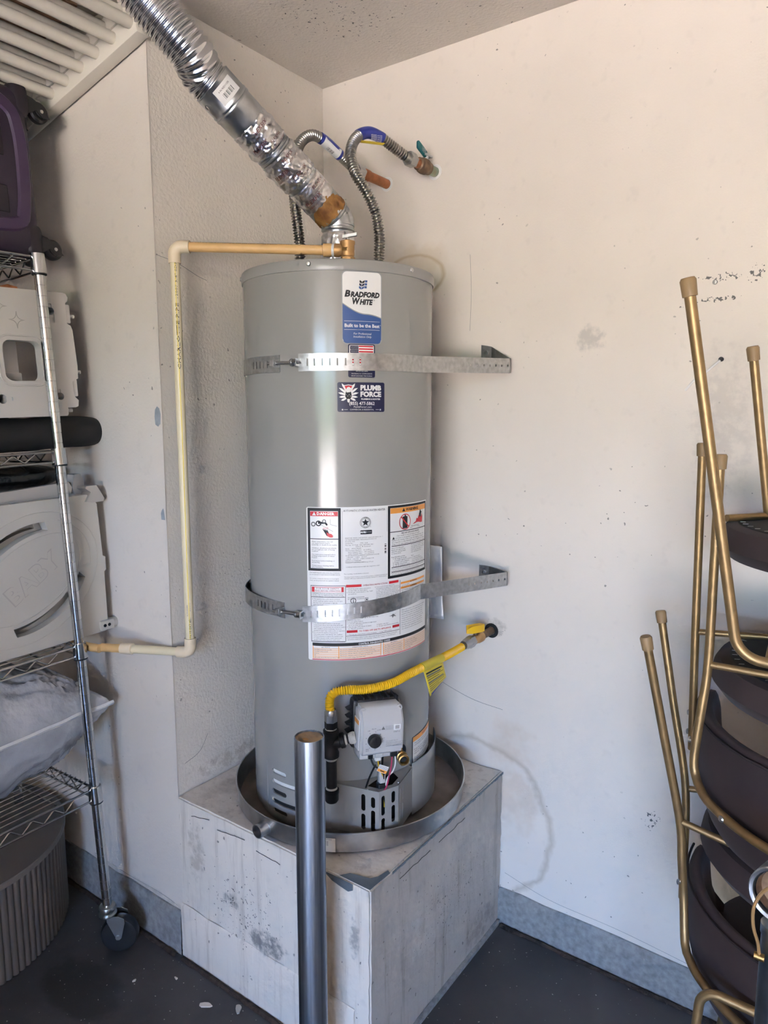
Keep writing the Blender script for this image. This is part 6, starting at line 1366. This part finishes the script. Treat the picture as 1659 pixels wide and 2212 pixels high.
# ------------------------------------------------------------------ white slatted side panels stored under the ceiling
RA = math.radians(11.7); re = V((-math.cos(RA), 0, -math.sin(RA))); rn = V((-math.sin(RA), 0, math.cos(RA)))
def RK(s, y, n): return V((-0.0055, 0, 2.3555)) + re * s + rn * n + V((0, y, 0))
for layer, (n0, ds, lab) in enumerate(((0.0, 0.0, 'white slatted crib side stored under the ceiling, lower one'), (0.040, 0.029, 'white slatted crib side resting on top of the lower one'))):
    ck = thing('crib_side', lab, 'crib side', RK(0.4, -0.95, n0), 'slatted crib sides under the ceiling')
    MB().rbox((-0.028 if layer else -0.020, -0.664, -0.030 if not layer else -0.016), (1.02, -0.630, 0.0205), 0.004, 2, lambda p: RK(p[0], p[1], n0 + p[2])).build('rail', 'rack_white', ck)
    MB().rbox((-0.02, -1.335, -0.030 if not layer else -0.016), (1.02, -1.300, 0.0205), 0.004, 2, lambda p: RK(p[0], p[1], n0 + p[2])).build('rail', 'rack_white', ck)
    for k in range(14):
        s_ = k * 0.0685 + ds; MB().cyl(RK(s_, -0.655, n0), RK(s_, -1.31, n0), 0.0135, 20).build('slat', 'rack_white', ck)
fc = thing('flat_carton', 'brown flattened carton with printed sheets above the crib sides', 'carton', RK(0.5, -0.95, 0.07))
MB().box((0.10, -1.30, 0.066), (0.98, -0.72, 0.072), lambda p: RK(*p)).build('carton_board', 'carton', fc)
for k, (s0, s1, y0, y1) in enumerate(((0.13, 0.30, -1.28, -0.90), (0.31, 0.47, -1.28, -0.86), (0.02, 0.12, -1.28, -1.0), (0.50, 0.62, -1.25, -0.84))):
    pp = MB().box((s0, y0, 0.0650 if k != 2 else 0.0655), (s1, y1, 0.0658 if k != 2 else 0.0662), lambda p: RK(*p)).build('printed_sheet', 'paper', fc)
    for j in range(5): MB().box((s0 + 0.02, y1 - 0.03 - j * 0.022, 0.0645), (s0 + 0.02 + 0.09 * (0.5 + 0.5 * ((j * 3) % 4) / 3), y1 - 0.036 - j * 0.022, 0.0649), lambda p: RK(*p)).build('print_line', 'ink_soft', pp, smooth=False)

# ------------------------------------------------------------------ stacked chairs by the right wall
def tube_leg(root, pts_, r=0.0078, cap_tip=True, name='leg'):
    o_ = MB().sweep(catmull(pts_, 0.01) if len(pts_) > 2 else [V(q) for q in pts_], r, 16).build(name, 'gold', root)
    if cap_tip:
        t0, t1 = V(pts_[0]), V(pts_[1]); d = (t1 - t0).normalized()
        MB().lathe([(0.0, -0.0035), (0.0088, -0.003), (0.0108, 0.0005), (0.0100, 0.022), (0.0080, 0.0225)], t0, d, 18).build('leg_cap', 'gold_cap', o_)
    return o_
def rot(p, c, a): ca, sa = math.cos(a), math.sin(a); return V((c[0] + (p[0] - c[0]) * ca - (p[1] - c[1]) * sa, c[1] + (p[0] - c[0]) * sa + (p[1] - c[1]) * ca, p[2]))
CC = (1.468, -0.305)
def shell(root, c, R, a0, a1, zr, zl, th=0.034, n=44):
    # padded curved backrest: zr / zl = z of upper and lower rim as functions of the angle (0..1)
    mb = MB(); prof = []
    m_ = 18
    for k in range(m_):
        t = 2 * PI * k / m_; prof.append((math.cos(t), math.sin(t)))
    vs = []; fs = []
    for i in range(n + 1):
        u = i / n; a = math.radians(a0 + (a1 - a0) * u); zt, zb = zr(u), zl(u); zc, hh = (zt + zb) / 2, (zt - zb) / 2
        e = min(1.0, min(u, 1 - u) / 0.06); hh *= math.sqrt(max(0.03, 1 - (1 - e) ** 2))
        for cx_, sy_ in prof:
            w_ = math.copysign(abs(sy_) ** 0.55, sy_); q_ = math.copysign(abs(cx_) ** 0.75, cx_)
            rr = R - th / 2 + q_ * th / 2 - 0.034 * (0.5 - 0.5 * w_) ** 2 - 0.006 * w_ * w_; vs.append(V((c[0] + rr * math.cos(a), c[1] + rr * math.sin(a), zc + w_ * hh)))
    for i in range(n):
        for k in range(m_): k2 = (k + 1) % m_; fs.append((i * m_ + k, i * m_ + k2, (i + 1) * m_ + k2, (i + 1) * m_ + k))
    fs.append(tuple(range(m_))); fs.append(tuple(n * m_ + k for k in reversed(range(m_))))
    o_ = mb.add(vs, fs).build('backrest', 'velvet', root, ang=80)
    sp = []
    for i in range(2, n - 1):
        u = i / n; a = math.radians(a0 + (a1 - a0) * u); sp.append(V((c[0] + (R - 0.006) * math.cos(a), c[1] + (R - 0.006) * math.sin(a), zr(u) - 0.008 + 0.0012 * noise.noise(V((i * 1.7, 0, 0))))))
    MB().sweep(sp, 0.0024, 6).build('welt_seam', 'velvet_seam', o_)
    return o_
def seat(root, c, R, z0, z1, up):
    # pad between z0 and z1; the dust cover sits on the upper side when the chair is upside down
    mb = MB(); h = z1 - z0
    mb.lathe([(0.0, z0), (R * 0.75, z0 + 0.001), (R * 0.93, z0 + h * 0.16), (R, z0 + h * 0.45), (R * 0.985, z0 + h * 0.75), (R * 0.95, z1 - 0.004), (R * 0.9, z1), (0.0, z1)], (*c, 0), n=64)
    o_ = mb.build('seat', 'velvet', root)
    zc = z1 if up else z0; s_ = 1 if up else -1
    MB().lathe([(0.0, zc + 0.0022 * s_), (R * 0.865, zc + 0.0022 * s_), (R * 0.875, zc + 0.0)], (*c, 0), n=64).build('dust_cover', 'dust_cover', o_)
    for k in range(26):
        a = math.radians(130 + k * 7.2); q = V((c[0] + R * 0.845 * math.cos(a), c[1] + R * 0.845 * math.sin(a), zc + 0.0026 * s_)); t = V((-math.sin(a), math.cos(a), 0)); n = V((math.cos(a), math.sin(a), 0))
        MB().box((-0.0045, -0.0006, -0.0003), (0.0045, 0.0006, 0.0006), lambda p: q + n * p[0] + t * p[1] + V((0, 0, p[2]))).build('staple', 'staple', o_, smooth=False)
    return o_
def button(root, p, n): MB().lathe([(0.0055, 0.0), (0.0058, 0.0015), (0.004, 0.0035), (0.0, 0.0042)], p, n, 14).build('bolt_head', 'screw', root)

def inverted_chair(label, dz, j1, j2, near_tip, far_tip, loc):
    ch = thing('dining_chair', label, 'chair', loc, 'upside-down stacked velvet chairs')
    c = CC; zs = 1.030 + dz
    seat(ch, (c[0], c[1] + 0.03), 0.243, zs - 0.075, zs, True)
    shell(ch, c, 0.262, 168, 332, lambda u: zs - 0.082 - 0.018 * math.sin(PI * u), lambda u: zs - 0.312 - 0.01 * math.sin(PI * u))
    def arc(az, r, z): a = math.radians(az); return V((c[0] + r * math.cos(a), c[1] + r * math.sin(a), z))
    # near frame: leg, then rail hugging the shell
    rail = [arc(a, 0.271, zs - 0.195 - 0.010 * k - 0.048 * ((a - 212) / 100)) for k, a in ((0, 212.5), (1, 217), (1.5, 222))] + [arc(a, 0.271, zs - 0.210 - 0.048 * ((a - 212) / 100)) for a in range(230, 322, 9)]
    tube_leg(ch, [near_tip, near_tip.lerp(j1, 0.5), j1, j1.lerp(j2, .5), j2] + rail)
    f1 = V((1.1905, -0.2868, zs + 0.022)); f2 = V((1.196, -0.2868, zs - 0.165))
    tube_leg(ch, [far_tip, far_tip.lerp(f1, 0.5), f1, f2, arc(174, 0.274, zs - 0.225)])
    # mirrored legs on the far side of the chair
    for tip, j in ((near_tip, j1), (far_tip, f1)):
        mt = V((2 * c[0] - tip.x + 0.02, tip.y, tip.z)); mj = V((2 * c[0] - j.x, j.y, j.z)); tube_leg(ch, [mt, mt.lerp(mj, .5), mj, mj + V((-0.008, 0, -0.17))])
    MB().sweep([j1 + V((0, 0, 0)), V((1.3412, -0.4300, zs + 0.010)), V((2 * c[0] - j1.x, -0.4284, zs + 0.010))], 0.0062, 12).build('cross_bar', 'gold', ch)
    MB().sweep([f1, V((1.31, -0.235, zs + 0.020)), V((2 * c[0] - f1.x, -0.2868, zs + 0.022))], 0.0062, 12).build('cross_bar', 'gold', ch)
    MB().sweep([V((1.345, -0.425, zs + 0.010)), V((1.322, -0.235, zs + 0.020))], 0.0058, 12).build('cross_bar', 'gold', ch)
    button(ch, j2 + V((-0.007, -0.003, 0.035)), V((-1, -0.3, 0))); button(ch, f2 + V((-0.0075, -0.002, 0.02)), V((-1, -0.2, 0))); button(ch, f2 + V((-0.0070, -0.002, -0.02)), V((-1, -0.2, 0)))
    for a in (232, 262, 292): q = arc(a, 0.278, zs - 0.210 - 0.048 * ((a - 212) / 100)); button(ch, q, q - V((c[0], c[1], q.z)))
    return ch
inverted_chair('middle upside-down brown velvet chair with gold legs', 0.0, V((1.2440, -0.4330, 1.040)), V((1.2330, -0.4440, 0.865)), V((1.2426, -0.4343, 1.4071)), V((1.1815, -0.2820, 1.4195)), (CC[0], CC[1], 0.71))
inverted_chair('lowest upside-down brown velvet chair, its gold legs leaning left', -0.330, V((1.2130, -0.4300, 0.7300)), V((1.2270, -0.4240, 0.575)), V((1.1475, -0.4780, 1.0820)), V((1.1150, -0.2550, 1.0720)), (CC[0], CC[1], 0.38))
# topmost chair: turned the other way, front leg frame towards the room
ct = thing('dining_chair', 'topmost upside-down brown velvet chair with tall gold legs', 'chair', (1.47, -0.36, 1.21), 'upside-down stacked velvet chairs')
seat(ct, (1.470, -0.285), 0.246, 1.212, 1.282, True)
shell(ct, (1.470, -0.300), 0.266, -62, 84, lambda u: 1.200, lambda u: 1.06 - 0.01 * math.sin(PI * u))
n1 = V((1.2333, -0.6876, 1.6587)); b1 = V((1.318, -0.6260, 1.1235)); n2_ = V((1.70, -0.6876, 1.655)); b2 = V((1.62, -0.6260, 1.1235))
U = [n1, n1.lerp(b1, 0.45)] + bend(n1, b1, b2, 0.040, 8) + [b1.lerp(b2, 0.5)] + bend(b1, b2, n2_, 0.040, 8) + [n2_.lerp(b2, 0.45), n2_]
lg = MB().sweep(U, 0.0078, 16).build('leg_frame', 'gold', ct)
for t0, t1 in ((n1, b1), (n2_, b2)): MB().lathe([(0.0, -0.0035), (0.0088, -0.003), (0.0108, 0.0005), (0.0100, 0.022), (0.0080, 0.0225)], t0, (t1 - t0), 18).build('leg_cap', 'gold_cap', lg)
for sx in (-1, 1): MB().sweep([V((1.469 + sx * 0.11, -0.626, 1.1235)), V((1.469 + sx * 0.11, -0.50, 1.20)), V((1.469 + sx * 0.11, -0.40, 1.288)), V((1.469 + sx * 0.11, -0.15, 1.290))], 0.0062, 12).build('cross_bar', 'gold', ct)
ft = V((1.262, -0.320, 1.593)); fj = V((1.300, -0.270, 1.290))
tube_leg(ct, [ft, ft.lerp(fj, .5), fj]); tube_leg(ct, [V((1.69, -0.30, 1.593)), V((1.64, -0.27, 1.290))])
MB().sweep([V((1.243, -0.345, 1.290)), fj, V((1.64, -0.27, 1.290))], 0.0066, 12).build('cross_bar', 'gold', ct)
# upright chair at the very bottom, its front leg frame showing
cb_ = thing('dining_chair', 'upright brown velvet chair carrying the stack, bent gold frame in front', 'chair', (1.46, -0.33, 0), 'upright chair under the stack')
seat(cb_, (1.455, -0.29), 0.205, 0.405, 0.47, False)
b1 = V((1.290, -0.560, 0.520)); n1 = V((1.262, -0.590, 0.0)); b2 = V((1.63, -0.545, 0.500)); n2_ = V((1.66, -0.58, 0.0))
U = [n1, n1.lerp(b1, 0.5)] + bend(n1, b1, b2, 0.030, 8) + [b1.lerp(b2, 0.5)] + bend(b1, b2, n2_, 0.030, 8) + [n2_.lerp(b2, 0.5), n2_]
MB().sweep(U, 0.0078, 16).build('leg_frame', 'gold', cb_)
b1 = V((1.30, -0.14, 0.392)); n1 = V((1.25, -0.07, 0.0)); b2 = V((1.62, -0.14, 0.392)); n2_ = V((1.67, -0.07, 0.0))
U = [n1, n1.lerp(b1, 0.5)] + bend(n1, b1, b2, 0.030, 8) + [b1.lerp(b2, 0.5)] + bend(b1, b2, n2_, 0.030, 8) + [n2_.lerp(b2, 0.5), n2_]
MB().sweep(U, 0.0078, 16).build('leg_frame', 'gold', cb_)
for x in (1.38, 1.54): MB().sweep([V((x, -0.552, 0.51)), V((x, -0.50, 0.40)), V((x, -0.14, 0.392))], 0.0066, 12).build('cross_bar', 'gold', cb_)

# aluminium pole with a wire bail at the right edge
al = thing('tripod_pole', 'aluminium pole with wire bail and brass-lined cup by the chairs', 'pole', (1.3990, -0.7560, 0))
MB().lathe([(0.0160, 0.0), (0.0160, 0.80), (0.0175, 0.802), (0.0175, 0.815), (0.0140, 0.816)], (1.405, -0.7560, 0), n=28, cap=True).build('pole_tube', 'alu', al)
cc_ = V((1.408, -0.756, 0.862)); cn = V((-0.15, -0.95, 0.1)).normalized()
MB().lathe([(0.034, -0.03), (0.036, 0.012), (0.0345, 0.014), (0.031, 0.012), (0.029, -0.02), (0.0, -0.024)], cc_, cn, 36).build('cup', 'alu', al)
MB().lathe([(0.0, -0.010), (0.026, -0.008), (0.0285, 0.006)], cc_, cn, 30).build('cup_lining', 'old_brass', al)
MB().sweep(catmull([V((1.410, -0.792, 0.894)), V((1.392, -0.784, 0.875)), V((1.381, -0.780, 0.845)), V((1.382, -0.778, 0.815)), V((1.388, -0.776, 0.795)), V((1.391, -0.774, 0.775))], 0.006), 0.0022, 8).build('wire_bail', 'brass_dull', al)
MB().cyl(V((1.385, -0.774, 0.774)), V((1.397, -0.774, 0.774)), 0.005, 14).build('bail_rivet', 'brass', al)
